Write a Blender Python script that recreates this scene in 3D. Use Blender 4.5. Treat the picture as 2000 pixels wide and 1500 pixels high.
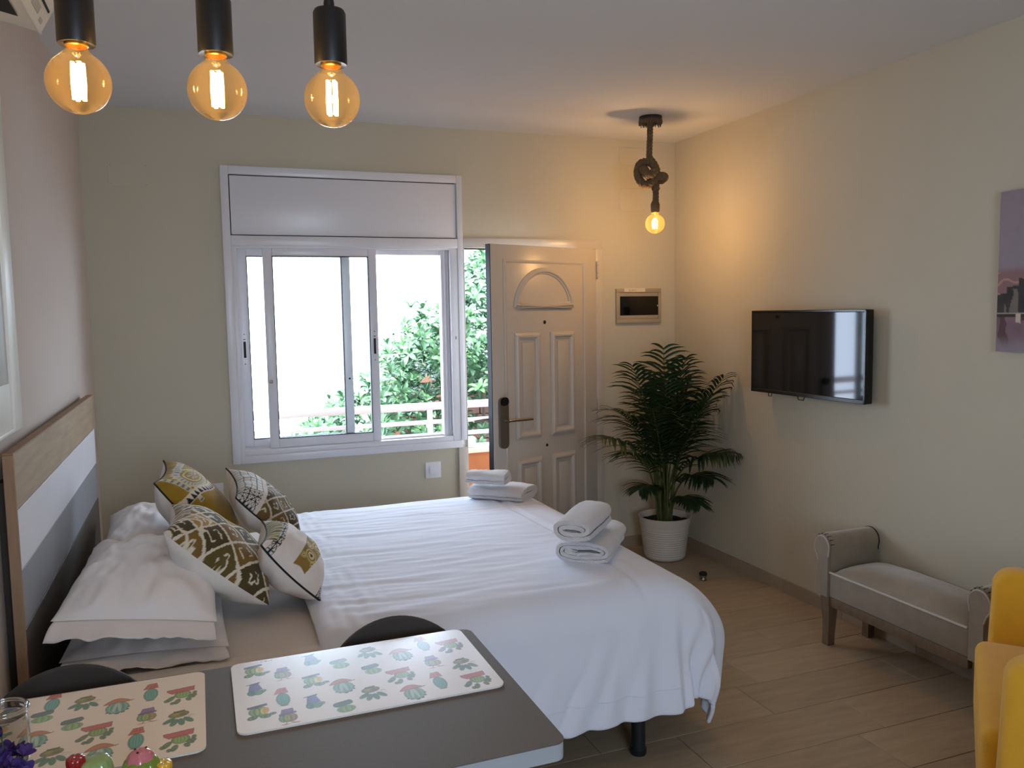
import bpy, bmesh, math, random
import numpy as np
from mathutils import Vector, Matrix, noise as mnoise

random.seed(7)
rng = np.random.default_rng(7)
scene = bpy.context.scene
COL = scene.collection
for o in list(bpy.data.objects):
    bpy.data.objects.remove(o, do_unlink=True)

# ------------------------------------------------------------------ camera
F_PX = 1606.61
CAM_Z = 1.5673
CR = (0.93398947, -0.35690399, -0.01682878)
CU = (0.04672677, 0.07531371, 0.99606448)
CF = (0.35423195, 0.9311001, -0.08701918)
cam_data = bpy.data.cameras.new('camera')
cam_data.sensor_width = 36.0
cam_data.lens = F_PX / 2000.0 * 36.0
cam_data.clip_start = 0.02
cam = bpy.data.objects.new('camera', cam_data)
COL.objects.link(cam)
cam.matrix_world = Matrix(((CR[0], CU[0], -CF[0], 0.0),
                           (CR[1], CU[1], -CF[1], 0.0),
                           (CR[2], CU[2], -CF[2], CAM_Z),
                           (0, 0, 0, 1)))
scene.camera = cam

# ------------------------------------------------------------------ room dimensions
H, D, XL, XR, YB = 2.65, 4.74, -0.514, 2.967, -1.6

# ------------------------------------------------------------------ sky, sun, portals, exposure
world = bpy.data.worlds.new('world')
scene.world = world
world.use_nodes = True
bg = world.node_tree.nodes['Background']
bg.inputs['Color'].default_value = (0.66, 0.79, 1.0, 1)
bg.inputs['Strength'].default_value = 14.5

sun_data = bpy.data.lights.new('sun', 'SUN')
sun_data.energy = 15.0
sun_data.angle = math.radians(1.0)
sun_data.color = (1.0, 0.95, 0.86)
sun = bpy.data.objects.new('sun', sun_data)
COL.objects.link(sun)
sun.rotation_euler = Vector((0.35, 0.55, -1.0)).to_track_quat('-Z', 'Y').to_euler()


def portal(name, loc, rot, sx, sy):
    l = bpy.data.lights.new(name, 'AREA')
    l.shape = 'RECTANGLE'
    l.size, l.size_y = sx, sy
    l.cycles.is_portal = True
    o = bpy.data.objects.new(name, l)
    COL.objects.link(o)
    o.location, o.rotation_euler = loc, rot


portal('window_portal', (0.83, D + 0.27, 1.40), (math.radians(-90), 0, 0), 1.30, 1.20)
portal('door_portal', (1.93, D + 0.27, 1.0), (math.radians(-90), 0, 0), 0.9, 2.0)
portal('rear_portal', (0.475, YB - 0.22, 1.50), (math.radians(90), 0, 0), 1.25, 1.2)

vs = scene.view_settings
vs.view_transform = 'Standard'
vs.look = 'None'
vs.gamma = 1.0
vs.use_curve_mapping = False
vs.exposure = 0.02


# ------------------------------------------------------------------ helpers
def L(r, g, b):
    def f(c):
        c /= 255.0
        return c / 12.92 if c <= 0.04045 else ((c + 0.055) / 1.055) ** 2.4
    return (f(r), f(g), f(b))


def mat(name, col, rough=0.55, metal=0.0, var=None, bump=None, spec=0.5, stretch=None, objvar=0.0,
        sheen=0.0, attr=None, col2=None, coat=0.0):
    """procedural principled material; var=(scale, amount); bump=(scale, strength)"""
    m = bpy.data.materials.new(name)
    m.use_nodes = True
    nt = m.node_tree
    b = nt.nodes['Principled BSDF']
    b.inputs['Roughness'].default_value = rough
    b.inputs['Metallic'].default_value = metal
    b.inputs['Specular IOR Level'].default_value = spec
    if sheen:
        b.inputs['Sheen Weight'].default_value = sheen
    if coat:
        b.inputs['Coat Weight'].default_value = coat
        b.inputs['Coat Roughness'].default_value = 0.05
    tc = nt.nodes.new('ShaderNodeTexCoord')
    src = tc.outputs['Object']
    if stretch:
        mp = nt.nodes.new('ShaderNodeMapping')
        mp.inputs['Scale'].default_value = stretch
        nt.links.new(src, mp.inputs['Vector'])
        src = mp.outputs['Vector']
    out = None
    if attr:
        a = nt.nodes.new('ShaderNodeAttribute')
        a.attribute_name = attr
        out = a.outputs['Color']
    if var:
        n = nt.nodes.new('ShaderNodeTexNoise')
        n.inputs['Scale'].default_value = var[0]
        n.inputs['Detail'].default_value = 6
        n.inputs['Roughness'].default_value = 0.65
        nt.links.new(src, n.inputs['Vector'])
        r = nt.nodes.new('ShaderNodeValToRGB')
        r.color_ramp.elements[0].position = 0.3
        r.color_ramp.elements[1].position = 0.7
        c2 = col2 if col2 else tuple(max(0, c * (1 - var[1])) for c in col)
        r.color_ramp.elements[0].color = (*c2, 1)
        r.color_ramp.elements[1].color = (*col, 1)
        nt.links.new(n.outputs['Fac'], r.inputs['Fac'])
        if out is None:
            out = r.outputs['Color']
        else:
            mx = nt.nodes.new('ShaderNodeMix')
            mx.data_type = 'RGBA'
            mx.blend_type = 'MULTIPLY'
            mx.inputs['Factor'].default_value = 1.0
            nt.links.new(out, mx.inputs['A'])
            nt.links.new(r.outputs['Color'], mx.inputs['B'])
            out = mx.outputs['Result']
    if objvar:
        oi = nt.nodes.new('ShaderNodeObjectInfo')
        mr = nt.nodes.new('ShaderNodeMapRange')
        mr.inputs['To Min'].default_value = 1 - objvar
        mr.inputs['To Max'].default_value = 1 + objvar
        nt.links.new(oi.outputs['Random'], mr.inputs['Value'])
        hs = nt.nodes.new('ShaderNodeHueSaturation')
        nt.links.new(mr.outputs['Result'], hs.inputs['Value'])
        if out is None:
            hs.inputs['Color'].default_value = (*col, 1)
        else:
            nt.links.new(out, hs.inputs['Color'])
        out = hs.outputs['Color']
    if out is None:
        b.inputs['Base Color'].default_value = (*col, 1)
    else:
        nt.links.new(out, b.inputs['Base Color'])
    if bump:
        n2 = nt.nodes.new('ShaderNodeTexNoise')
        n2.inputs['Scale'].default_value = bump[0]
        n2.inputs['Detail'].default_value = 4
        nt.links.new(src, n2.inputs['Vector'])
        bp = nt.nodes.new('ShaderNodeBump')
        bp.inputs['Strength'].default_value = bump[1]
        bp.inputs['Distance'].default_value = 0.01
        nt.links.new(n2.outputs['Fac'], bp.inputs['Height'])
        nt.links.new(bp.outputs['Normal'], b.inputs['Normal'])
    return m


def emit(name, col, strength):
    m = bpy.data.materials.new(name)
    m.use_nodes = True
    nt = m.node_tree
    nt.nodes.remove(nt.nodes['Principled BSDF'])
    e = nt.nodes.new('ShaderNodeEmission')
    e.inputs['Color'].default_value = (*col, 1)
    e.inputs['Strength'].default_value = strength
    nt.links.new(e.outputs['Emission'], nt.nodes['Material Output'].inputs['Surface'])
    return m


def thin_glass(name, tint=(1, 1, 1), transl=0.0, tcol=(1, 0.6, 0.2), ior=1.45):
    """thin pane: fresnel mix of transparent and sharp glossy"""
    m = bpy.data.materials.new(name)
    m.use_nodes = True
    nt = m.node_tree
    nt.nodes.remove(nt.nodes['Principled BSDF'])
    t = nt.nodes.new('ShaderNodeBsdfTransparent')
    t.inputs['Color'].default_value = (*tint, 1)
    g = nt.nodes.new('ShaderNodeBsdfGlossy')
    g.inputs['Roughness'].default_value = 0.02
    fr = nt.nodes.new('ShaderNodeFresnel')
    fr.inputs['IOR'].default_value = ior
    gm = nt.nodes.new('ShaderNodeNewGeometry')
    mr = nt.nodes.new('ShaderNodeMapRange')
    mr.inputs['To Min'].default_value = ior
    mr.inputs['To Max'].default_value = 1.0 / ior
    nt.links.new(gm.outputs['Backfacing'], mr.inputs['Value'])
    nt.links.new(mr.outputs['Result'], fr.inputs['IOR'])
    mx = nt.nodes.new('ShaderNodeMixShader')
    base = t.outputs['BSDF']
    if transl:
        tr = nt.nodes.new('ShaderNodeBsdfTranslucent')
        tr.inputs['Color'].default_value = (*tcol, 1)
        m2 = nt.nodes.new('ShaderNodeMixShader')
        m2.inputs['Fac'].default_value = transl
        nt.links.new(base, m2.inputs[1])
        nt.links.new(tr.outputs['BSDF'], m2.inputs[2])
        base = m2.outputs['Shader']
    nt.links.new(fr.outputs['Fac'], mx.inputs['Fac'])
    nt.links.new(base, mx.inputs[1])
    nt.links.new(g.outputs['BSDF'], mx.inputs[2])
    nt.links.new(mx.outputs['Shader'], nt.nodes['Material Output'].inputs['Surface'])
    return m


class MB:
    """collects geometry for ONE mesh object"""
    def __init__(self):
        self.v, self.f = [], []

    def add(self, vs, fs):
        b = len(self.v)
        self.v.extend(tuple(p) for p in vs)
        self.f.extend(tuple(i + b for i in q) for q in fs)
        return self

    def box(self, x0, x1, y0, y1, z0, z1, bev=0.0, seg=2):
        if bev <= 0:
            vs = [(x, y, z) for z in (z0, z1) for y in (y0, y1) for x in (x0, x1)]
            return self.add(vs, [(0, 2, 3, 1), (4, 5, 7, 6), (0, 1, 5, 4), (2, 6, 7, 3), (0, 4, 6, 2), (1, 3, 7, 5)])
        bm = bmesh.new()
        bmesh.ops.create_cube(bm, size=1)
        for v in bm.verts:
            v.co = Vector(((x0 + x1) / 2 + v.co.x * (x1 - x0), (y0 + y1) / 2 + v.co.y * (y1 - y0),
                           (z0 + z1) / 2 + v.co.z * (z1 - z0)))
        bmesh.ops.bevel(bm, geom=bm.edges[:], offset=bev, segments=seg, affect='EDGES', profile=0.5)
        return self.bm(bm)

    def bm(self, bm):
        bm.verts.index_update()
        self.add([v.co[:] for v in bm.verts], [[v.index for v in f.verts] for f in bm.faces])
        bm.free()
        return self

    def grid(self, P, flip=False, closed_u=False):
        """P[i][j] array of points"""
        P = np.asarray(P, float)
        n, m = P.shape[:2]
        fs = []
        for i in range(n if closed_u else n - 1):
            a, b = i * m, ((i + 1) % n) * m
            for j in range(m - 1):
                q = (a + j, b + j, b + j + 1, a + j + 1)
                fs.append(q[::-1] if flip else q)
        return self.add(P.reshape(-1, 3).tolist(), fs)

    def lathe(self, prof, n=32, c=(0, 0, 0), axis='z'):
        P = []
        for k in range(n):
            a = 2 * math.pi * k / n
            row = []
            for r, z in prof:
                x, y = r * math.cos(a), r * math.sin(a)
                if axis == 'z':
                    row.append((c[0] + x, c[1] + y, c[2] + z))
                elif axis == 'y':
                    row.append((c[0] + y, c[1] + z, c[2] + x))
                else:
                    row.append((c[0] + z, c[1] + x, c[2] + y))
            P.append(row)
        return self.grid(P, closed_u=True)

    def tube(self, pts, r, n=8, caps=True, closed=False):
        pts = [Vector(p) for p in pts]
        N = len(pts)
        rs = r if hasattr(r, '__len__') else [r] * N
        T = []
        for i in range(N):
            a = pts[(i - 1) % N] if (closed or i) else pts[i]
            b = pts[(i + 1) % N] if (closed or i < N - 1) else pts[i]
            t = b - a
            T.append(t.normalized() if t.length > 1e-9 else Vector((0, 0, 1)))
        up = Vector((0, 0, 1)) if abs(T[0].z) < 0.9 else Vector((1, 0, 0))
        nrm = (up - T[0] * up.dot(T[0])).normalized()
        rows = []
        for i in range(N):
            nrm = nrm - T[i] * nrm.dot(T[i])
            nrm = nrm.normalized() if nrm.length > 1e-6 else T[i].orthogonal().normalized()
            bn = T[i].cross(nrm)
            rows.append([tuple(pts[i] + (nrm * math.cos(2 * math.pi * k / n) + bn * math.sin(2 * math.pi * k / n)) * rs[i])
                         for k in range(n)])
        b = len(self.v)
        for row in rows:
            self.v.extend(row)
        for i in range(N if closed else N - 1):
            i2 = (i + 1) % N
            for k in range(n):
                k2 = (k + 1) % n
                self.f.append((b + i * n + k, b + i * n + k2, b + i2 * n + k2, b + i2 * n + k))
        if caps and not closed:
            self.f.append(tuple(b + k for k in range(n))[::-1])
            self.f.append(tuple(b + (N - 1) * n + k for k in range(n)))
        return self

    def prism(self, poly, a0, a1, axis='z'):
        """extrude 2-D polygon along axis: z:(x,y) y:(x,z) x:(y,z)"""
        n = len(poly)
        def P(p, a):
            return {'z': (p[0], p[1], a), 'y': (p[0], a, p[1]), 'x': (a, p[0], p[1])}[axis]
        vs = [P(p, a0) for p in poly] + [P(p, a1) for p in poly]
        fs = [tuple(range(n))[::-1], tuple(range(n, 2 * n))]
        fs += [(i, (i + 1) % n, n + (i + 1) % n, n + i) for i in range(n)]
        return self.add(vs, fs)

    def xf(self, M, start=0):
        for i in range(start, len(self.v)):
            self.v[i] = tuple(M @ Vector(self.v[i]))
        return self

    def build(self, name, material, parent=None, smooth=35, fixn=True):
        me = bpy.data.meshes.new(name)
        me.from_pydata(self.v, [], self.f)
        if fixn:
            bm = bmesh.new()
            bm.from_mesh(me)
            bmesh.ops.recalc_face_normals(bm, faces=bm.faces[:])
            bm.to_mesh(me)
            bm.free()
        if smooth:
            me.polygons.foreach_set('use_smooth', [True] * len(me.polygons))
            me.set_sharp_from_angle(angle=math.radians(smooth))
        me.update()
        me.materials.append(material)
        o = bpy.data.objects.new(name, me)
        COL.objects.link(o)
        if parent:
            o.parent = parent
        return o


def tag(o, label=None, cat=None, group=None, kind=None):
    if label: o['label'] = label
    if cat: o['category'] = cat
    if group: o['group'] = group
    if kind: o['kind'] = kind
    return o


def thing(name, label, cat, loc=(0, 0, 0), rz=0.0, group=None):
    o = bpy.data.objects.new(name, None)
    o.empty_display_size = 0.1
    COL.objects.link(o)
    o.location = loc
    o.rotation_euler = (0, 0, rz)
    return tag(o, label, cat, group)


def struct(o):
    o['kind'] = 'structure'
    return o


def copy_to(o, parent, loc=None, rot=None):
    c = o.copy()
    COL.objects.link(c)
    c.parent = parent
    if loc is not None: c.location = loc
    if rot is not None: c.rotation_euler = rot
    return c


def colors(o, C):
    """per-vertex print colour"""
    me = o.data
    a = me.color_attributes.new('Col', 'FLOAT_COLOR', 'POINT')
    C = np.asarray(C, np.float32).reshape(-1, 3)
    d = np.ones((len(me.vertices), 4), np.float32)
    d[:len(C), :3] = C
    a.data.foreach_set('color', d.ravel())


def smoothstep(a, b, x):
    t = np.clip((x - a) / (b - a), 0, 1)
    return t * t * (3 - 2 * t)


def catmull(pts, per=10):
    pts = [Vector(p) for p in pts]
    out = []
    for i in range(len(pts) - 1):
        p0, p1, p2, p3 = pts[max(i - 1, 0)], pts[i], pts[i + 1], pts[min(i + 2, len(pts) - 1)]
        for k in range(per):
            t = k / per
            out.append(0.5 * ((2 * p1) + (p2 - p0) * t + (2 * p0 - 5 * p1 + 4 * p2 - p3) * t * t + (3 * p1 - p0 - 3 * p2 + p3) * t ** 3))
    out.append(pts[-1])
    return out


def rrect(x0, x1, y0, y1, r, n=6):
    out = []
    for cx, cy, a0 in ((x1 - r, y1 - r, 0), (x0 + r, y1 - r, 90), (x0 + r, y0 + r, 180), (x1 - r, y0 + r, 270)):
        for k in range(n + 1):
            a = math.radians(a0 + 90 * k / n)
            out.append((cx + r * math.cos(a), cy + r * math.sin(a)))
    return out


# ------------------------------------------------------------------ materials
M = dict(
    wall=mat('beige_wall_paint', L(202, 195, 175), 0.85, var=(2.5, 0.04), bump=(160, 0.06)),
    wall_left=mat('white_wall_paint', L(208, 197, 188), 0.85, var=(2.0, 0.03), bump=(160, 0.06)),
    ceiling=mat('ceiling_paint', L(214, 215, 217), 0.9, var=(1.5, 0.03), bump=(120, 0.04)),
    outside=mat('exterior_render', L(225, 215, 200), 0.9, var=(5, 0.08)),
    grout=mat('floor_grout', L(58, 50, 42), 0.9, var=(40, 0.2)),
    plank=mat('wood_look_tile', L(188, 166, 138), 0.42, var=(3.0, 0.28), stretch=(1.2, 9, 9), objvar=0.08, bump=(30, 0.05)),
    skirting=mat('skirting_tile', L(168, 152, 132), 0.45, var=(6, 0.12), objvar=0.04),
    frame=mat('white_aluminium', L(228, 228, 233), 0.28, var=(8, 0.02)),
    gasket=mat('black_rubber', L(18, 20, 22), 0.6, var=(30, 0.2)),
    doorpaint=mat('door_white_lacquer', L(202, 193, 181), 0.3, var=(4, 0.03)),
    steel=mat('brushed_steel', L(150, 142, 132), 0.32, metal=0.9, var=(60, 0.2), stretch=(1, 1, 20)),
    darkmetal=mat('black_metal', L(22, 21, 20), 0.45, var=(30, 0.2)),
    glass=thin_glass('window_glass', (0.97, 0.985, 0.98)),
    bulbglass=thin_glass('amber_glass', (1.0, 0.85, 0.58), 0.018, (1.0, 0.6, 0.2)),
    clearglass=thin_glass('clear_glass', (0.95, 0.97, 0.96)),
    jarglass=None,
    socket=mat('black_socket', L(24, 20, 18), 0.42, var=(20, 0.2)),
    brass=mat('bulb_cap', L(205, 160, 70), 0.3, metal=0.9, var=(30, 0.1)),
    filament=emit('filament_glow', (1.0, 0.66, 0.26), 34.0),
    rope=mat('jute_rope', L(122, 100, 74), 0.95, var=(90, 0.35), bump=(300, 0.5)),
    plasticwhite=mat('white_plastic', L(232, 232, 238), 0.35, var=(10, 0.02)),
    plategrey=mat('painted_cover', L(204, 196, 176), 0.8, var=(10, 0.04)),
    boxgrey=mat('grey_plastic', L(168, 158, 138), 0.4, var=(10, 0.05)),
    blackgloss=mat('black_gloss', L(6, 6, 7), 0.12, var=(20, 0.1)),
    tape=mat('paper_tape', L(226, 212, 190), 0.7, var=(30, 0.06)),
    screen=mat('tv_screen', L(5, 5, 6), 0.05, var=(5, 0.05), spec=0.5),
    bezel=mat('tv_bezel', L(8, 8, 9), 0.2, var=(20, 0.1)),
    linen=mat('white_linen', L(235, 240, 254), 0.85, var=(6, 0.02), bump=(420, 0.06), sheen=0.15),
    pillowcase=mat('white_pillowcase', L(238, 234, 234), 0.85, var=(6, 0.03), bump=(420, 0.08), sheen=0.15),
    sheet=mat('fitted_sheet', L(224, 216, 210), 0.88, var=(5, 0.05), bump=(300, 0.08)),
    bedbase=mat('bed_base_fabric', L(48, 48, 52), 0.9, var=(40, 0.2)),
    bedleg=mat('dark_bed_leg', L(24, 32, 36), 0.4, var=(20, 0.1)),
    towel=mat('white_terry', L(236, 234, 236), 0.95, var=(30, 0.05), bump=(260, 0.8), sheen=0.3),
    wood=mat('light_oak', L(176, 152, 120), 0.6, var=(3.5, 0.25), stretch=(8, 1.0, 12), bump=(60, 0.1)),
    woodend=mat('oak_edge', L(158, 128, 100), 0.65, var=(5, 0.25), stretch=(12, 12, 1.2), bump=(60, 0.1)),
    hb_white=mat('headboard_white', L(222, 222, 228), 0.55, var=(5, 0.04)),
    hb_grey=mat('headboard_grey', L(140, 142, 146), 0.6, var=(5, 0.06)),
    hb_brown=mat('headboard_taupe', L(84, 74, 64), 0.6, var=(4, 0.15), stretch=(8, 1, 12)),
    hb_back=mat('headboard_back', L(60, 50, 42), 0.8, var=(8, 0.15)),
    tabletop=mat('taupe_laminate', L(104, 98, 90), 0.6, var=(120, 0.12), bump=(300, 0.05), spec=0.25),
    tableedge=mat('grey_edge_band', L(168, 174, 180), 0.4, var=(40, 0.06)),
    print=mat('printed_board', (1, 1, 1), 0.22, attr='Col', var=(60, 0.03)),
    matedge=mat('board_white', L(236, 230, 222), 0.35, var=(30, 0.03)),
    cloth=mat('printed_cloth', (1, 1, 1), 0.9, attr='Col', var=(40, 0.08), bump=(380, 0.15), sheen=0.15),
    cushback=mat('cushion_white_cotton', L(226, 220, 214), 0.9, var=(8, 0.03), bump=(380, 0.12)),
    piping=mat('black_piping', L(16, 16, 18), 0.8, var=(40, 0.2)),
    fringe=mat('cream_fringe', L(214, 200, 190), 0.95, var=(60, 0.15)),
    chair=mat('anthracite_plastic', L(66, 60, 56), 0.65, var=(10, 0.06), spec=0.25),
    chairleg=mat('beech_leg', L(190, 150, 105), 0.5, var=(4, 0.2), stretch=(10, 10, 1)),
    velvet=mat('taupe_velvet', L(148, 133, 112), 0.62, var=(9, 0.28), sheen=0.7, bump=(40, 0.1)),
    velvetpipe=mat('silver_piping', L(190, 180, 168), 0.5, var=(30, 0.1), sheen=0.5),
    benchwood=mat('weathered_wood', L(128, 106, 84), 0.55, var=(14, 0.35), stretch=(3, 3, 1), bump=(60, 0.2)),
    yellow=mat('mustard_fabric', L(238, 178, 42), 0.9, var=(14, 0.1), bump=(300, 0.3), sheen=0.3),
    pot=mat('white_ceramic_pot', L(214, 206, 194), 0.4, var=(6, 0.03)),
    soil=mat('potting_soil', L(36, 28, 22), 0.95, var=(50, 0.4), bump=(60, 0.8)),
    palm=mat('palm_leaf', L(38, 62, 30), 0.42, var=(8, 0.3), objvar=0.15),
    palmstem=mat('palm_stem', L(92, 100, 54), 0.5, var=(10, 0.25), objvar=0.15),
    leaf=mat('shrub_leaf', L(86, 128, 84), 0.35, var=(3, 0.3), objvar=0.2),
    bark=mat('bark', L(82, 66, 52), 0.9, var=(12, 0.3)),
    brick=mat('brown_brick', L(128, 92, 76), 0.85, var=(20, 0.25), objvar=0.15),
    mortar=mat('mortar', L(120, 108, 98), 0.9, var=(30, 0.15)),
    rail=mat('white_rail_paint', L(190, 180, 182), 0.4, var=(10, 0.03)),
    orange=mat('terracotta_render', L(150, 88, 46), 0.85, var=(12, 0.15)),
    coping=mat('cream_coping', L(196, 176, 160), 0.7, var=(10, 0.05)),
    terrace=mat('terrace_tile', L(200, 170, 148), 0.7, var=(6, 0.1)),
    soilground=mat('garden_soil', L(120, 104, 78), 0.95, var=(4, 0.3)),
    acwhite=mat('ac_white', L(226, 222, 212), 0.35, var=(8, 0.03)),
    acdark=mat('ac_dark_slot', L(16, 14, 12), 0.7, var=(20, 0.2)),
    sticker=mat('sticker_grey', L(188, 184, 180), 0.6, var=(60, 0.2)),
    framewhite=mat('white_lacquer', L(238, 240, 236), 0.35, var=(6, 0.02)),
    framegrey=mat('grey_panel', L(176, 176, 180), 0.25, var=(4, 0.03)),
    canvas=mat('painted_canvas', (1, 1, 1), 0.6, attr='Col', var=(30, 0.12), bump=(260, 0.2)),
    canvasedge=mat('canvas_side', L(150, 132, 146), 0.8, var=(20, 0.05)),
    cactus=mat('glazed_green', L(122, 148, 50), 0.12, var=(14, 0.2), coat=0.6),
    cactuslight=mat('glazed_light_green', L(150, 176, 110), 0.12, var=(14, 0.2), coat=0.6),
    pink=mat('glazed_pink', L(206, 120, 128), 0.14, var=(20, 0.15), coat=0.6),
    red=mat('glazed_red', L(160, 20, 26), 0.12, var=(14, 0.2), coat=0.6),
    yellowglaze=mat('glazed_yellow', L(236, 184, 50), 0.12, var=(14, 0.15), coat=0.6),
    petal=mat('violet_petal', L(72, 44, 122), 0.6, var=(20, 0.35), objvar=0.25),
    petaldark=mat('dark_violet', L(44, 30, 70), 0.65, var=(20, 0.3)),
    stem=mat('flower_stem', L(70, 92, 48), 0.6, var=(20, 0.2)),
)

jg = bpy.data.materials.new('jar_glass')
jg.use_nodes = True
jb = jg.node_tree.nodes['Principled BSDF']
jb.inputs['Transmission Weight'].default_value = 1.0
jb.inputs['Roughness'].default_value = 0.0
jb.inputs['IOR'].default_value = 1.45
jn = jg.node_tree.nodes.new('ShaderNodeTexNoise')
jn.inputs['Scale'].default_value = 12
jp = jg.node_tree.nodes.new('ShaderNodeBump')
jp.inputs['Strength'].default_value = 0.04
jg.node_tree.links.new(jn.outputs['Fac'], jp.inputs['Height'])
jg.node_tree.links.new(jp.outputs['Normal'], jb.inputs['Normal'])
M['jarglass'] = jg

# ------------------------------------------------------------------ setting: shell
T = 0.25
struct(MB().box(XL - T, XR + T, YB - 0.2, D + T, -0.2, -0.004).build('floor', M['grout']))
floor = bpy.data.objects['floor']
plank_cache = {}


def plank(x0, x1, y0, y1):
    w, d = round(x1 - x0, 4), round(y1 - y0, 4)
    if (w, d) not in plank_cache:
        o = MB().box(-w / 2 + .0016, w / 2 - .0016, -d / 2 + .0016, d / 2 - .0016, -0.012, 0.0, 0.0012, 1).build('plank', M['plank'], floor)
        plank_cache[(w, d)] = o
    else:
        o = copy_to(plank_cache[(w, d)], floor)
    o.location = ((x0 + x1) / 2, (y0 + y1) / 2, 0)


PW, PL = 0.2425, 0.75
known = {0: 2.02, 1: 2.132, 2: 2.47, -1: 2.33, -2: 2.20, 4: 2.80, 3: 2.30, 5: 2.45}
for k in range(-17, 10):
    y0 = max(2.507 + k * PW, YB)
    y1 = min(2.507 + (k + 1) * PW, D)
    if y1 - y0 < 0.02: continue
    j = known.get(k, 2.0 + ((k * 0.37) % 1) * PL)
    xs = [XL] + [j + i * PL for i in range(-6, 4) if XL + 0.03 < j + i * PL < XR - 0.03] + [XR]
    for a, b in zip(xs[:-1], xs[1:]):
        plank(a, b, y0, y1)

struct(MB().box(XL - T, XR + T, YB - 0.7, D + T, H, H + 0.2).build('ceiling', M['ceiling']))  # runs past the rear wall as an added overhang against direct sun
struct(MB().box(XL - T, XL, YB - 0.2, D + T, -0.01, H).build('wall_left', M['wall_left']))
struct(MB().box(XR, XR + T, YB - 0.2, D + T, -0.01, H).build('wall_right', M['wall']))
# back wall round the window and the door openings
WX0, WX1, WZ0, WZ1 = 0.185, 1.46, 0.80, 2.345
DX0, DX1, DZ1 = 1.46, 2.405, 1.99
b = MB()
b.box(XL, WX0, D, D + T, -0.01, H)
b.box(WX0, WX1, D, D + T, -0.01, WZ0)
b.box(WX0, WX1, D, D + T, WZ1, H)
b.box(DX0, DX1, D, D + T, DZ1, H)
b.box(DX1, XR, D, D + T, -0.01, H)
struct(b.build('wall_back', M['wall'], smooth=0))
# wall behind the camera, with an unseen window added to light the bed's near side
RX0, RX1, RZ0, RZ1 = -0.15, 1.10, 0.9, 2.1
b = MB()
b.box(XL, RX0, YB - 0.2, YB, -0.01, H).box(RX1, XR, YB - 0.2, YB, -0.01, H).box(RX0, RX1, YB - 0.2, YB, RZ1, H).box(RX0, RX1, YB - 0.2, YB, -0.01, RZ0)
struct(b.build('wall_front', M['wall'], smooth=0))
w2 = struct(bpy.data.objects.new('window_2_added', None)); COL.objects.link(w2)
w2.location = (0, YB - 0.1, 0)
b = MB()
for x0, x1, z0, z1 in ((RX0, RX0 + .05, RZ0, RZ1), (RX1 - .05, RX1, RZ0, RZ1), (RX0, RX1, RZ1 - .05, RZ1), (RX0, RX1, RZ0, RZ0 + .05), (.47, .53, RZ0, RZ1)):
    b.box(x0, x1, -0.03, 0.03, z0, z1, 0.004)
b.build('frame', M['frame'], w2)
MB().box(RX0 + .05, .47, -.003, .003, RZ0 + .05, RZ1 - .05).build('pane', M['glass'], w2, 0)
MB().box(.53, RX1 - .05, -.003, .003, RZ0 + .05, RZ1 - .05).build('pane', M['glass'], w2, 0)

# skirting tiles
bb = struct(MB().box(XR - .004, XR, YB, D, 0, .070).build('baseboard_right', M['grout']))
ys = [D - 0.011, 4.09, 3.62, 3.17] + [3.17 - .46 * i for i in range(1, 11)]
for a, c in zip(ys[:-1], ys[1:]):
    c = max(c, YB)
    if a - c > .03:
        MB().box(XR - .011, XR - .001, c + .001, a - .001, 0, .072, .0015, 1).build('skirting_tile', M['skirting'], bb)
bb = struct(MB().box(2.426, XR - .012, D - .004, D, 0, .070).build('baseboard_back', M['grout']))
MB().box(2.427, 2.70, D - .011, D - .001, 0, .072, .0015, 1).build('skirting_tile', M['skirting'], bb)
MB().box(2.702, XR - .012, D - .011, D - .001, 0, .072, .0015, 1).build('skirting_tile', M['skirting'], bb)
bb = struct(MB().box(XL, XL + .004, YB, D, 0, .070).build('baseboard_left', M['grout']))
for i in range(13):
    a = D - .012 - .46 * i
    MB().box(XL + .001, XL + .011, max(a - .458, YB), a, 0, .072, .0015, 1).build('skirting_tile', M['skirting'], bb)

# ------------------------------------------------------------------ window in the back wall
win = struct(bpy.data.objects.new('window_1', None)); COL.objects.link(win)
win.location = (0, D, 0)
def wbox(name, m, x0, x1, y0, y1, z0, z1, bev=.003, parent=None):
    return MB().box(x0, x1, y0, y1, z0, z1, bev).build(name, m, parent or win)
b = MB()
b.box(.149, .191, -.022, .05, .757, 2.374, .003).box(1.4645, 1.4988, -.022, .05, .80, 2.374, .003)
b.box(.191, 1.4645, -.022, .05, 2.330, 2.374, .003).box(.191, 1.4645, -.022, .06, 1.950, 2.005, .003)
b.box(.191, 1.4645, -.022, .05, .757, .800, .003)
b.box(.191, .216, -.014, .075, .80, 1.95, .002).box(1.417, 1.4645, -.014, .075, .80, 1.95, .002)
b.box(.216, 1.417, -.012, .075, .80, .829, .002).box(.216, 1.417, -.012, .075, 1.940, 1.952, .002)
b.box(1.369, 1.417, .020, .075, .829, 1.94, .002).box(1.385, 1.393, .012, .022, .829, 1.94, .001).box(1.403, 1.409, .012, .022, .829, 1.94, .001)
b.box(.983, 1.369, .030, .075, 1.912, 1.94, .002)
b.box(.216, 1.369, .034, .037, .829, .838).box(.216, 1.369, .060, .063, .829, .838)
b.build('frame', M['frame'], win)
wbox('panel_shadow_gap', M['gasket'], .191, 1.4645, .006, .012, 2.005, 2.330, 0)
wbox('shutter_panel', M['frame'], .1965, 1.459, -.010, .006, 2.0105, 2.3245, .0015)
wbox('sill', M['coping'], .15, 1.47, .08, .30, .775, .80, .004)
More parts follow.
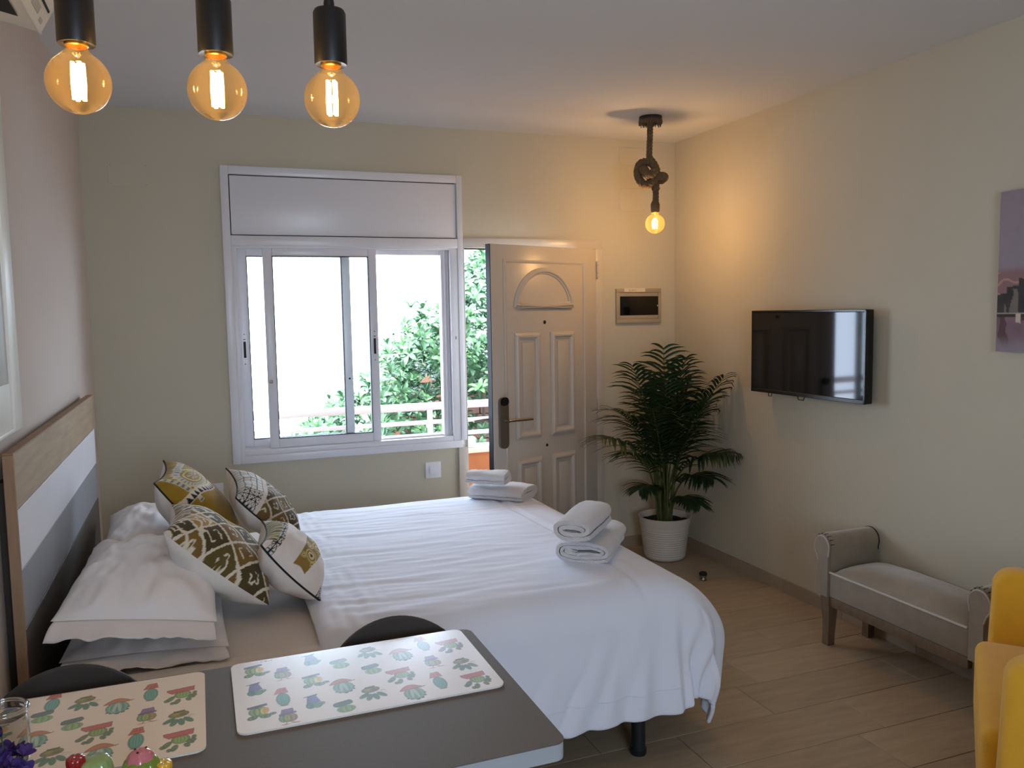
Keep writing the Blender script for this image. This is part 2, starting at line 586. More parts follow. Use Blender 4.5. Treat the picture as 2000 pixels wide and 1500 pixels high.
# reveal lining behind the frame down to the opening
def sash(x0, x1, y, names=True, dark=False):
    s = bpy.data.objects.new('sash', None); COL.objects.link(s); s.parent = win
    z0, z1, w, d = .829, 1.948, .050, .026
    MB().box(x0, x0 + w, y, y + d, z0, z1, .003).build('stile', M['frame'], s)
    MB().box(x1 - w * .95, x1, y, y + d, z0, z1, .003).build('stile', M['frame'], s)
    MB().box(x0 + w, x1 - w * .95, y, y + d, z1 - .049, z1, .003).build('rail', M['frame'], s)
    MB().box(x0 + w, x1 - w * .95, y, y + d, z0, z0 + .052, .003).build('rail', M['frame'], s)
    g = MB()
    a, c, e, f = x0 + w, x1 - w * .95, z0 + .052, z1 - .049
    for q in ((a, a + .004, e, f), (c - .004, c, e, f), (a, c, e, e + .004), (a, c, f - .004, f)):
        g.box(q[0], q[1], y - .0006, y + d + .0006, q[2], q[3])
    g.build('gasket', M['gasket'], s)
    MB().box(a, c, y + d / 2 - .002, y + d / 2 + .002, e, f).build('pane', M['glass'], s, 0)
    return s
front = sash(.352, .981, .004)
rear = sash(.218, .834, .040)
# recessed pull handles, screws, latch
def pull(x, y, s):
    p = MB().prism(rrect(x - .012, x + .012, 1.295, 1.485, .006), y - .003, y, 'y').build('pull_plate', M['frame'], s)
    MB().prism(rrect(x - .006, x + .007, 1.340, 1.430, .003), y - .005, y - .0031, 'y').build('finger_slot', M['gasket'], p)
    MB().box(x - .006, x + .006, y - .0045, y - .0031, 1.440, 1.444).build('slot_line', M['gasket'], p)
    for z in (1.470, 1.305):
        MB().lathe([(0, 0), (.003, 0), (.003, .0015), (0, .0015)], 8, (x, y - .0046, z), 'y').build('screw', M['gasket'], p)
pull(.957, .004, front)
pull(.240, .040, rear)
MB().box(.362, .380, -.008, .004, 1.195, 1.212, .003).build('latch', M['steel'], front)
MB().lathe([(0, 0), (.006, 0), (.006, .003), (0, .003)], 10, (.812, .036, 1.20), 'y').build('lock_button', M['gasket'], rear)
MB().box(1.442, 1.446, -.0148, -.0138, 1.41, 1.43).build('strike', M['gasket'], win)
MB().lathe([(0, 0), (.005, .001), (.005, .004), (0, .004)], 10, (1.478, -.026, 1.275), 'y').build('cap', M['plasticwhite'], win)

# ------------------------------------------------------------------ entrance door
tr = struct(bpy.data.objects.new('trim_1', None)); COL.objects.link(tr); tr.location = (0, D, 0)
b = MB()
b.box(1.446, 1.506, -.020, .12, 0, .757, .003).box(1.4995, 1.506, -.020, .12, .757, 1.955, .002)
b.box(1.4995, 2.4247, -.020, .12, 1.955, 2.0138, .004)
b.box(2.376, 2.4247, -.020, .12, 0, 1.957, .004)
b.box(2.352, 2.40, .055, .12, 0, 1.957, .002)
b.build('door_frame', M['doorpaint'], tr)
MB().box(1.506, 1.512, .03, .05, 0, 1.955).build('gasket', M['gasket'], tr, 0)
MB().box(1.506, 2.376, .03, .05, 1.948, 1.955).build('gasket', M['gasket'], tr, 0)

DTH = math.radians(20.14)
door = struct(bpy.data.objects.new('door_1', None)); COL.objects.link(door)
door.location = (2.372, 4.712, 0)
door.rotation_euler = (0, 0, DTH)
LW, LZ0, LZ1 = .862, .012, 1.954
# leaf: local x = -u, front (room side) face at y=0, thickness goes +y
leaf = MB().box(-LW, .003, 0, .045, LZ0, LZ1, .002).build('leaf', M['doorpaint'], door)
MB().box(-LW - .004, -LW, .004, .04, LZ0, LZ1).build('edge_gasket', M['gasket'], door, 0)

def molding(path, w, h, name, closed=True):
    """raised door moulding: ridge profile swept round a closed outline in the leaf plane (u,z)"""
    n = len(path)
    prof = [(-w / 2, 0), (-w / 2, h * .35), (-w * .28, h * .55), (-w * .1, h), (w * .12, h), (w * .3, h * .5), (w / 2, h * .3), (w / 2, 0)]
    P = []
    for i in range(n):
        p, a, c = Vector(path[i]), Vector(path[i - 1]), Vector(path[(i + 1) % n])
        d1, d2 = (p - a).normalized(), (c - p).normalized()
        n1, n2 = Vector((-d1.y, d1.x)), Vector((-d2.y, d2.x))
        m = (n1 + n2)
        m = m / max(m.length_squared / 2, .3)
        P.append([(-(p.x + m.x * o), -hh, p.y + m.y * o) for o, hh in prof])
    return MB().grid(P, closed_u=True).build(name, M['doorpaint'], leaf, smooth=25)
def rect(u0, u1, z0, z1): return [(u0, z0), (u1, z0), (u1, z1), (u0, z1)]
molding(rect(.108, .762, .10, 1.862), .022, .007, 'border_moulding')
for q in ((.492, .690, .818, 1.442), (.204, .402, .818, 1.442), (.488, .686, .20, .694), (.202, .402, .20, .694)):
    i = .018
    molding(rect(q[0] + i, q[1] - i, q[2] + i, q[3] - i), .042, .016, 'panel_moulding')
    MB().box(-(q[1] - .055), -(q[0] + .055), -.004, 0, q[2] + .055, q[3] - .055, .003).build('raised_panel', M['doorpaint'], leaf)
arch = [(.222, 1.585)] + [(.449 + .227 * math.cos(a), 1.585 + .225 * math.sin(a)) for a in [math.pi * k / 28 for k in range(1, 28)]] + [(.676, 1.585)]
molding(arch, .038, .015, 'arch_moulding')
MB().lathe([(0, -.004), (.009, -.004), (.010, -.002), (.012, 0)], 16, (-.449, 0, 1.504), 'y').build('peephole', M['darkmetal'], leaf)
MB().lathe([(0, -.004), (.007, -.004), (.009, 0)], 16, (-.442, 0, .758), 'y').build('keyhole_cap', M['darkmetal'], leaf)
hp = MB().prism(rrect(-.826, -.762, .780, 1.078, .028), -.020, 0, 'y').build('lock_plate', M['steel'], leaf)
MB().prism(rrect(-.825, -.763, 1.030, 1.079, .024), -.024, -.0201, 'y').build('reader_cap', M['blackgloss'], hp)
b = MB().lathe([(0, -.055), (.010, -.055), (.012, -.040), (.012, -.020), (0, -.020)], 16, (-.789, 0, .943), 'y')
b.tube([(-.789, -.050, .943), (-.76, -.052, .944), (-.68, -.052, .941), (-.603, -.050, .938)], [.008, .0085, .008, .0075], 10)
b.build('lever_handle', M['steel'], hp)
MB().prism(rrect(-.826, -.770, .780, 1.078, .026), .045, .060, 'y').build('outer_plate', M['darkmetal'], leaf)
b = MB().tube([(-.80, .060, .943), (-.80, .10, .943), (-.83, .11, .943), (-.92, .11, .941)], .008, 10)
b.build('outer_lever', M['steel'], leaf)
for zc in (1.828, .950, .25):
    hb = MB()
    for a, c in ((zc - .052, zc - .026), (zc - .024, zc + .024), (zc + .026, zc + .052)):
        hb.lathe([(0, a), (.0075, a), (.0075, c), (0, c)], 12, (.006, -.012, 0))
    hb.lathe([(0, zc - .062), (.004, zc - .056), (.005, zc - .052), (0, zc - .052)], 10, (.006, -.012, 0))
    h1 = hb.build('hinge', M['doorpaint'], door)
    MB().box(-.0015, .0135, -.0125, -.0105, zc - .026, zc - .024).box(-.0015, .0135, -.0125, -.0105, zc + .024, zc + .026).build('hinge_gap', M['darkmetal'], h1)

# ------------------------------------------------------------------ wall fittings
def switch(x, z, label):
    t = thing('light_switch', label, 'switch', (x, D, z))
    MB().box(-.048, .048, -.010, 0, -.049, .049, .003).build('plate', M['plasticwhite'], t)
    MB().box(-.025, .025, -.015, -.0101, -.025, .025, .003).build('rocker', M['plasticwhite'], t)
switch(1.285, .631, 'white square light switch on the back wall below the window')
t = thing('wall_outlet', 'white wall outlet behind the cushions, low on the back wall', 'outlet', (.048, D, .615))
MB().box(-.045, .045, -.010, 0, -.045, .045, .003).build('plate', M['plasticwhite'], t)
MB().lathe([(0, -.002), (.019, -.002), (.021, -.0125), (.024, -.0125), (.024, -.0101)], 20, (0, 0, 0), 'y').build('socket_ring', M['plasticwhite'], t)
def cover(x0, x1, z0, z1, label):
    t = thing('cover_plate', label, 'cover plate', ((x0 + x1) / 2, D, (z0 + z1) / 2))
    w, h = (x1 - x0) / 2, (z1 - z0) / 2
    MB().box(-w, w, -.003, 0, -h, h, .001, 1).build('plate', M['plategrey'], t)
    for sx in (-1, 1):
        for sz in (-1, 1):
            MB().lathe([(0, -.0008), (.003, -.0008), (.003, 0), (0, 0)], 8, (sx * (w - .012), -.0031, sz * (h - .012)), 'y').build('screw', M['boxgrey'], t)
cover(-.391, -.200, 2.246, 2.368, 'painted over rectangular cover plate on back wall left of window')
cover(2.560, 2.745, 2.49, 2.60, 'painted cover plate near ceiling, behind the rope lamp')
cover(2.560, 2.745, 2.20, 2.345, 'painted cover plate below another, behind the rope knot')

t = thing('fuse_box', 'grey flush fuse box with black window on back wall right of door', 'fuse box', (2.690, D, 1.5945))
b = MB()
w, h = .165, .1115
for q in ((-w, w, h - .026, h), (-w, w, -h, -h + .026), (-w, -w + .026, -h + .026, h - .026), (w - .020, w, -h + .026, h - .026)):
    b.box(q[0], q[1], -.018, 0, q[2], q[3], .002)
b.build('surround', M['boxgrey'], t)
MB().box(-w + .027, w - .021, -.013, 0, h - .050, h - .027, .001).build('top_strip', M['boxgrey'], t)
MB().box(-w + .027, w - .021, -.013, 0, -h + .027, -h + .050, .001).build('bottom_strip', M['boxgrey'], t)
dr = MB().box(-w + .027, w - .021, -.015, 0, -h + .051, h - .051, .001).build('dark_door', M['blackgloss'], t)
MB().box(w - .031, w - .024, -.017, -.0151, -.006, .006, .001).build('catch', M['boxgrey'], dr)
lb = MB().box(-w + .056, .045, -.0195, -.0181, h - .021, h + .003).build('tape_label', M['tape'], t)
b = MB()
for i, (x, ww) in enumerate(((-.075, .010), (-.060, .003), (-.052, .008), (-.040, .003), (-.033, .003), (-.024, .003))):
    b.box(x, x + ww, -.0200, -.01955, h - .017, h - .004)
b.build('faint_lettering', M['sticker'], lb, 0)

# ------------------------------------------------------------------ terrace outside
struct(MB().box(-4, 7, D + T, 6.2, -.25, -.03).build('terrace_floor', M['terrace']))
struct(MB().box(-6, 14, 6.2, 11.5, -1.4, -1.2).build('garden_ground', M['soilground']))
struct(MB().box(-4, 7, D + T, 6.35, 2.62, 2.80).build('terrace_shade_roof', M['outside']))  # unseen roof slab, added to shade the railing and parapet
par = struct(MB().box(-4, 7, 5.98, 6.16, -.25, .492).build('wall_balcony', M['orange']))
MB().box(-4, 7, 5.955, 6.185, .492, .532, .006).build('coping', M['coping'], par)
t = thing('balcony_railing', 'white painted metal railing along the terrace edge outside', 'railing', (0, 6.06, 0))
MB().tube([(-4, 0, .862), (7, 0, .862)], .030, 16).build('top_rail', M['rail'], t)
MB().tube([(-4, 0, .740), (7, 0, .740)], .017, 12).build('rail', M['rail'], t)
MB().tube([(-4, 0, .640), (7, 0, .640)], .017, 12).build('rail', M['rail'], t)
for x in (-3.2, -1.6, 0.02, 1.63, 3.25, 4.85, 6.4):
    MB().box(x - .018, x + .018, -.018, .018, .532, .84, .003).build('post', M['rail'], t)
t = thing('wall_lamp_box', 'small white box standing on the parapet below the railing', 'box', (1.93, 6.0, .532))
MB().box(-.035, .035, -.03, .03, 0, .085, .012, 3).build('housing', M['plasticwhite'], t)
MB().box(-.02, .02, -.033, -.0301, .02, .06, .002).build('cover', M['rail'], t)

# brick wall beyond the garden
bw = struct(MB().box(1.9, 6.0, 9.62, 9.80, -1.2, 1.0).build('wall_garden', M['mortar']))
brick0 = None
for r in range(17):
    for k in range(14):
        x = 1.92 + k * .29 + (.145 if r % 2 else 0)
        z = -.75 + r * .102
        if brick0 is None:
            o = brick0 = MB().box(-.138, .138, -.02, .02, -.045, .045, .006, 1).build('brick', M['brick'], bw)
        else:
            o = copy_to(brick0, bw)
        o.location = (x + .138, 9.61 - random.random() * .008, z)

# leafy shrub
tree = thing('pittosporum_shrub', 'tall glossy leafed evergreen shrub in sunlight beyond the railing', 'shrub', (3.0, 8.4, -1.2))
for i in range(9):
    x = -1.3 + i * .36 + random.uniform(-.1, .1)
    pts = [(x * .35, random.uniform(-.1, .1), 0), (x * .7, random.uniform(-.2, .2), .9), (x, random.uniform(-.3, .3), 1.6 + max(0, x + .9) * .75)]
    MB().tube(catmull(pts, 6), list(np.linspace(.05, .012, 13)), 7).build('stem', M['bark'], tree)
def leaf_mesh():
    b = MB()
    n = 5
    P = []
    for i in range(n + 1):
        s = i / n
        w = .021 * math.sin(math.pi * min(1, s * .92 + .04)) ** .8 * (0.55 + .75 * s)
        z = .02 * math.sin(s * 2.2) - .015 * s * s
        P.append([(-w, s * .105, z + w * .35), (0, s * .105, z), (w, s * .105, z + w * .35)])
    return b.grid(P)
lm = leaf_mesh()
LV, LF = np.array(lm.v), lm.f
ztop_x = [0.6, 1.1, 1.53, 2.09, 2.43, 2.85, 3.3, 4.4]
ztop_z = [-.1, .50, .80, 1.42, 1.63, 2.20, 2.65, 2.9]
bigV, bigF = [], []
near = []
nros = 0
while nros < 2600:
    x = random.uniform(.75, 4.3)
    y = random.uniform(7.55, 9.3)
    zt = np.interp(x * 8.5 / y, ztop_x, ztop_z)
    zt = 1.567 + (zt - 1.567) * y / 8.5 + random.gauss(0, .10)
    z = random.uniform(-.9, max(zt, -.8))
    if .318 < x / y < .52 and z < 1.60 - .122 * y and random.random() < .80: continue
    # keep the crown open enough for light to come through
    if mnoise.noise(Vector((x * 1.6, y * 1.6, z * 1.6))) < -.12: continue
    nros += 1
    ax = Vector((random.gauss(0, .5), random.gauss(-.5, .4), 1.0)).normalized()
    rot = ax.to_track_quat('Z', 'Y').to_matrix()
    a0 = random.uniform(0, 6.28)
    sc = random.uniform(.85, 1.35)
    nl = random.randint(6, 9)
    for k in range(nl):
        R = rot @ Matrix.Rotation(a0 + k * 6.283 / nl, 3, 'Z') @ Matrix.Rotation(math.radians(random.uniform(-5, 50)), 3, 'X')
        if y < 7.72 and len(near) < 280 and -.2 < z < 1.6 and 1.0 < x < 3:
            near.append((R, (x - 3.0, y - 8.4, z + 1.2), sc))
            continue
        V = (LV * sc) @ np.array(R).T + np.array((x - 3.0, y - 8.4, z + 1.2))
        base = len(bigV) * len(LV)
        bigV.append(V)
        bigF.extend(tuple(i + base for i in q) for q in LF)
b = MB(); b.v = np.concatenate(bigV).tolist(); b.f = bigF
tag(b.build('foliage', M['leaf'], tree, fixn=False, smooth=0), kind='stuff')
lf0 = None
for R, loc, sc in near:
    if lf0 is None:
        lf0 = leaf_mesh().build('leaf', M['leaf'], tree, fixn=False); o = lf0
    else:
        o = copy_to(lf0, tree)
    o.location = loc
    o.rotation_euler = R.to_euler()
    o.scale = (sc, sc, sc)

# ------------------------------------------------------------------ bed
bed = thing('bed', 'double bed base and mattress with fitted sheet on dark round legs', 'bed', (0, 0, 0))
BX0, BX1, BY0, BY1 = -.41, 1.60, 2.45, 4.03
MB().box(BX0, BX1 - .02, BY0 + .02, BY1 - .02, .20, .33, .02, 3).build('base', M['bedbase'], bed)
def bulgy(x0, x1, y0, y1, z0, z1, r, amp, f):
    b = MB().box(x0, x1, y0, y1, z0, z1, r, 4)
    return b
mt = bulgy(BX0, BX1, BY0, BY1, .33, .555, .05, 0, 0).build('mattress', M['sheet'], bed)
# fitted sheet skirt with soft creases on the near side, head half
P = []
for i in range(60):
    s = i / 59
    x = BX0 + .01 + s * 1.9
    row = []
    for j in range(22):
        tt = j / 21
        ang = min(tt * 2.4, 1) * math.pi / 2
        y = BY0 + .05 - .062 * math.sin(ang)
        z = .505 + .058 * math.cos(ang) - max(0, tt - .42) * .42
        fold = mnoise.noise(Vector((x * 14 + tt * 2, tt * 1.5, 0))) * .008 * min(1, tt * 2)
        row.append((x, y - .006 - fold - tt * .01, z))
    P.append(row)
MB().grid(P).build('sheet_side', M['sheet'], bed, smooth=60)
for x, y in ((1.393, 2.50), (1.393, 3.98), (-.25, 2.50), (-.25, 3.98), (.6, 3.24)):
    lg = MB().lathe([(0, 0), (.027, 0), (.029, .004), (.029, .022), (.025, .026), (.025, .20), (0, .20)], 20, (x, y if y != 2.50 else 2.462, 0)).build('leg', M['bedleg'], bed)

# duvet
def duvet():
    top = .612
    x0, xe, ye, yf = .30, 1.49, 2.56, 4.02
    over, overx = .52, .64
    folds = [(.62, .10, .018), (.78, .12, .022), (.93, .13, .020), (1.08, .13, .024), (1.20, .10, .016), (.48, .10, .02), (1.33, .08, .016)]
    xs = np.concatenate([np.linspace(x0, xe, 105), xe + np.linspace(0, overx, 52)[1:]])
    ys = np.concatenate([(yf + .22) - np.linspace(0, .22, 16)[:-1], np.linspace(yf, ye, 120), ye - np.linspace(0, over, 44)[1:]])
    P = np.zeros((len(xs), len(ys), 3))
    for i, x in enumerate(xs):
        for j, y in enumerate(ys):
            dx = max(0, x - xe)
            dn = max(0, ye - y)
            df = max(0, y - yf)
            dy = max(dn, df)
            sy = -1 if dn > 0 else 1
            m = (dx ** 5 + dy ** 5) ** .2
            px, py, pz = min(x, xe), min(max(y, ye), yf), top
            if m > 0:
                ux, uy = dx / math.hypot(dx, dy), sy * dy / math.hypot(dx, dy)
                r = .15 + .14 * ux * ux
                La = r * math.pi / 2
                if m < La:
                    a = m / r
                    out, drop = r * math.sin(a), r * (1 - math.cos(a))
                else:
                    out, drop = r + (m - La) * (.22 * (1 - ux * ux) ** 2 - .10 * ux * ux), r + (m - La) * .975
                hang = smoothstep(.1, .45, m)
                s = (x * 1.0 + y * .6) if dx < dn else (y * 1.0 - x * .5)
                corner = min(dx, dn) / over
                fold = mnoise.noise(Vector((s * 3.2, m * .8, 3))) * .030 + mnoise.noise(Vector((s * 9 + m * 2, m * 1.5, 8))) * .014
                th = math.atan2(dx, dn + 1e-6)
                fold += .042 * corner * math.sin(th * 9 + 1.0) * 1.3
                if dn >= dx:      # diagonal drag creases on the near side
                    for fx, ln, am in folds:
                        q = (m - .20) / .32
                        cxl = fx + ln * (1 - q) * 1.6 - .05
                        fold -= am * math.exp(-((x - cxl) / .020) ** 2) * max(0, min(1, q * 1.5)) * (1 - .3 * q)
                        fold += am * .5 * math.exp(-((x - cxl - .045) / .030) ** 2) * max(0, min(1, q * 1.5))
                    fold += .012 * math.sin((x - 1.2) * 44 + m * 3) * float(smoothstep(1.15, 1.40, x)) * float(smoothstep(.05, .3, m))
                else:
                    fold += .012 * math.sin(y * 38 + m * 4) * float(smoothstep(.1, .4, m))
                diag = mnoise.noise(Vector(((x * .8 - m * 1.2) * 5, (x + m) * .9, 21))) * .014
                out += (fold * .8 + diag) * hang
                drop -= abs(fold) * hang * .08 + .012 * mnoise.noise(Vector((s * 4, 0, 40))) * hang
                # hem seam
                px += ux * out
                py += uy * out
                pz -= drop
            flat = 1 - smoothstep(0, .2, m)
            # puffy centre, creases across the top
            ed = min(1, (min(x, xe) - x0) / .10)
            pz += flat * (.014 * math.sin(max(0, min(1, (py - ye) / (yf - ye))) * math.pi) ** .6)
            w = mnoise.noise(Vector((px * 3.0 + .4 * math.sin(py * 3), py * 24.0, 1))) * .0058
            w += mnoise.noise(Vector((px * 6.0, py * 40.0 + px * 5, 5))) * .0026
            w += mnoise.noise(Vector((px * 2.2, py * 2.2, 9))) * .010
            w *= (.55 + .45 * math.sin(px * 2.2 + .5))
            w += (mnoise.noise(Vector((px * 30, py * 7, 2))) * .010) * (1 - smoothstep(.30, .62, px))
            pz += w * flat
            # crease parallel to the foot edge and one lengthwise
            c1 = abs(px - (1.40 + .02 * math.sin(py * 3)))
            pz -= flat * .007 * math.exp(-(c1 / .012) ** 2)
            pz += flat * .004 * math.exp(-((c1 - .03) / .02) ** 2)
            c2_ = abs(py - 3.72 - .02 * math.sin(px * 4))
            pz -= flat * .004 * math.exp(-(c2_ / .012) ** 2)
            # rounded open edge at the head side
            pz -= .035 * (1 - min(1, (x - x0) / .05)) ** 2
            P[i, j] = (px, py, max(pz, .012))
    o = MB().grid(P).build('duvet', M['linen'], None, smooth=80)
    sd = o.modifiers.new('thick', 'SOLIDIFY')
    sd.thickness = .016
    sd.offset = -1
    ss = o.modifiers.new('sub', 'SUBSURF')
    ss.levels = ss.render_levels = 1
    return o, P
dv, DP = duvet()
tag(dv, 'large plain white duvet spread over the bed, hanging to near the floor', 'duvet')
DX, DY, DZ = DP[..., 0], DP[..., 1], DP[..., 2]
def bed_z(x, y):
    k = np.argmin((DX - x) ** 2 + (DY - y) ** 2 + (DZ < .5) * 9)
    return float(DZ.ravel()[k])
# stitched hem line along the hanging edge
n_i, n_j = DP.shape[:2]
hem = [tuple(DP[i, n_j - 8] + np.array((0, -.001, 0))) for i in range(60, 108)]
MB().tube(hem, .0018, 5).build('hem_seam', M['linen'], dv)

# ------------------------------------------------------------------ headboard
hb = thing('headboard', 'slatted headboard with oak, white, grey and taupe boards on left wall', 'headboard', (0, 0, 0))
HX, HY0, HY1 = -.466, 2.45, 4.20
for nm, z0, z1, m, th in (('board', 1.068, 1.218, 'wood', .0), ('board', .905, 1.066, 'hb_white', .001), ('board', .745, .903, 'hb_grey', .0005), ('board', .32, .743, 'hb_brown', .001)):
    MB().box(HX - .020, HX + th, HY0 + .003, HY1, z0, z1, .0015, 1).build(nm, M[m], hb)
MB().box(HX - .022, HX + .003, HY0 - .014, HY0 + .002, .0, 1.218, .0015, 1).build('end_post', M['woodend'], hb)
MB().box(HX - .047, HX - .0202, HY0 + .03, HY0 + .10, 0, 1.14).build('batten', M['hb_back'], hb)
MB().box(HX - .047, HX - .0202, HY1 - .10, HY1 - .03, 0, 1.14).build('batten', M['hb_back'], hb)
MB().box(HX - .046, HX - .0205, HY0 + .10, HY1 - .10, .40, 1.10).build('back_panel', M['hb_back'], hb)
MB().box(HX - .024, HX + .002, HY0 - .003, HY1, 1.218, 1.222, .001, 1).build('cap_strip', M['woodend'], hb)

# ------------------------------------------------------------------ bed pillows
def bed_pillow(label, c, sx, sy, th, tilt, rz, seed, flange=.045, name='bed_pillow'):
    t = thing(name, label, 'pillow', c, rz, 'white bed pillows at the head of the bed')
    t.rotation_euler = (0, tilt, rz)
    n = 70
    for side in (1, -1):
        P = []
        for i in range(n + 1):
            row = []
            for j in range(n + 1):
                u, v = -1 + 2 * i / n, -1 + 2 * j / n
                h = max(0, (1 - abs(u) ** 2.6)) ** .55 * max(0, (1 - abs(v) ** 2.6)) ** .55
                x = sx * u * (1 - .05 * (1 - v * v) * abs(u))
                y = sy * v * (1 - .05 * (1 - u * u) * abs(v))
                w = mnoise.noise(Vector((u * 3 + seed, v * 3, seed))) * .018 + mnoise.noise(Vector((u * 8 + seed, v * 5, 3))) * .007
                ang = math.atan2(v, u)
                w += .006 * math.sin(ang * 17 + seed) * smoothstep(.45, .95, max(abs(u), abs(v)))
                z = side * (th * h * (1 if side > 0 else .5)) + w * h ** .5 * (1 if side > 0 else .4)
                row.append((x, y, z))
            P.append(row)
        MB().grid(P, flip=side < 0).build('front_panel' if side > 0 else 'back_panel', M['pillowcase'], t, smooth=80)
    # loose hem flap at the near end
    P = []
    for i in range(50):
        u = -1 + 2 * i / 49
        row = []
        for j in range(9):
            q = j / 8
            y = -sy * (1 - .05 * (1 - u * u)) - q * flange * 2.0
            z = mnoise.noise(Vector((u * 2.6, q, seed))) * .030 * q - .022 * q * q + mnoise.noise(Vector((u * 7, q, seed + 3))) * .010 * q
            row.append((sx * u * (.96 + .04 * q), y, z))
        P.append(row)
    fl = MB().grid(P).build('open_hem', M['pillowcase'], t, smooth=80)
    m_ = fl.modifiers.new('t', 'SOLIDIFY'); m_.thickness = .003
    return t
bed_pillow('white pillow at the near side of the headboard, lowest of the pair', (-.18, 2.93, .600), .225, .40, .042, math.radians(3), 0, 2.0, .03)
bed_pillow('white pillow with open hem on top, near side of the bed', (-.190, 2.93, .698), .220, .39, .108, math.radians(8), math.radians(-2), 5.0, .045)
bed_pillow('white pillow at the far side of the bed by the back wall', (-.175, 3.74, .650), .225, .38, .105, math.radians(6), math.radians(2), 9.0, .03)

# ------------------------------------------------------------------ painting helpers (print on real surfaces)
class Canvas:
    def __init__(self, X, Y, base):
        self.X, self.Y = X, Y
        self.C = np.empty(X.shape + (3,))
        self.C[:] = base
    def put(self, m, col):
        m = np.clip(m, 0, 1)[..., None]
        self.C = self.C * (1 - m) + np.asarray(col) * m
    def win(self, x0, x1, y0, y1):
        ii = np.where((self.X[:, 0] >= x0) & (self.X[:, 0] <= x1))[0]
        jj = np.where((self.Y[0, :] >= y0) & (self.Y[0, :] <= y1))[0]
        if len(ii) == 0 or len(jj) == 0: return None
        return slice(ii[0], ii[-1] + 1), slice(jj[0], jj[-1] + 1)

def inpoly(X, Y, poly):
    ins = np.zeros(X.shape, bool)
    n = len(poly)
    for i in range(n):
        (x1, y1), (x2, y2) = poly[i], poly[(i + 1) % n]
        c = ((y1 > Y) != (y2 > Y)) & (X < (x2 - x1) * (Y - y1) / ((y2 - y1) or 1e-9) + x1)
        ins ^= c
    return ins

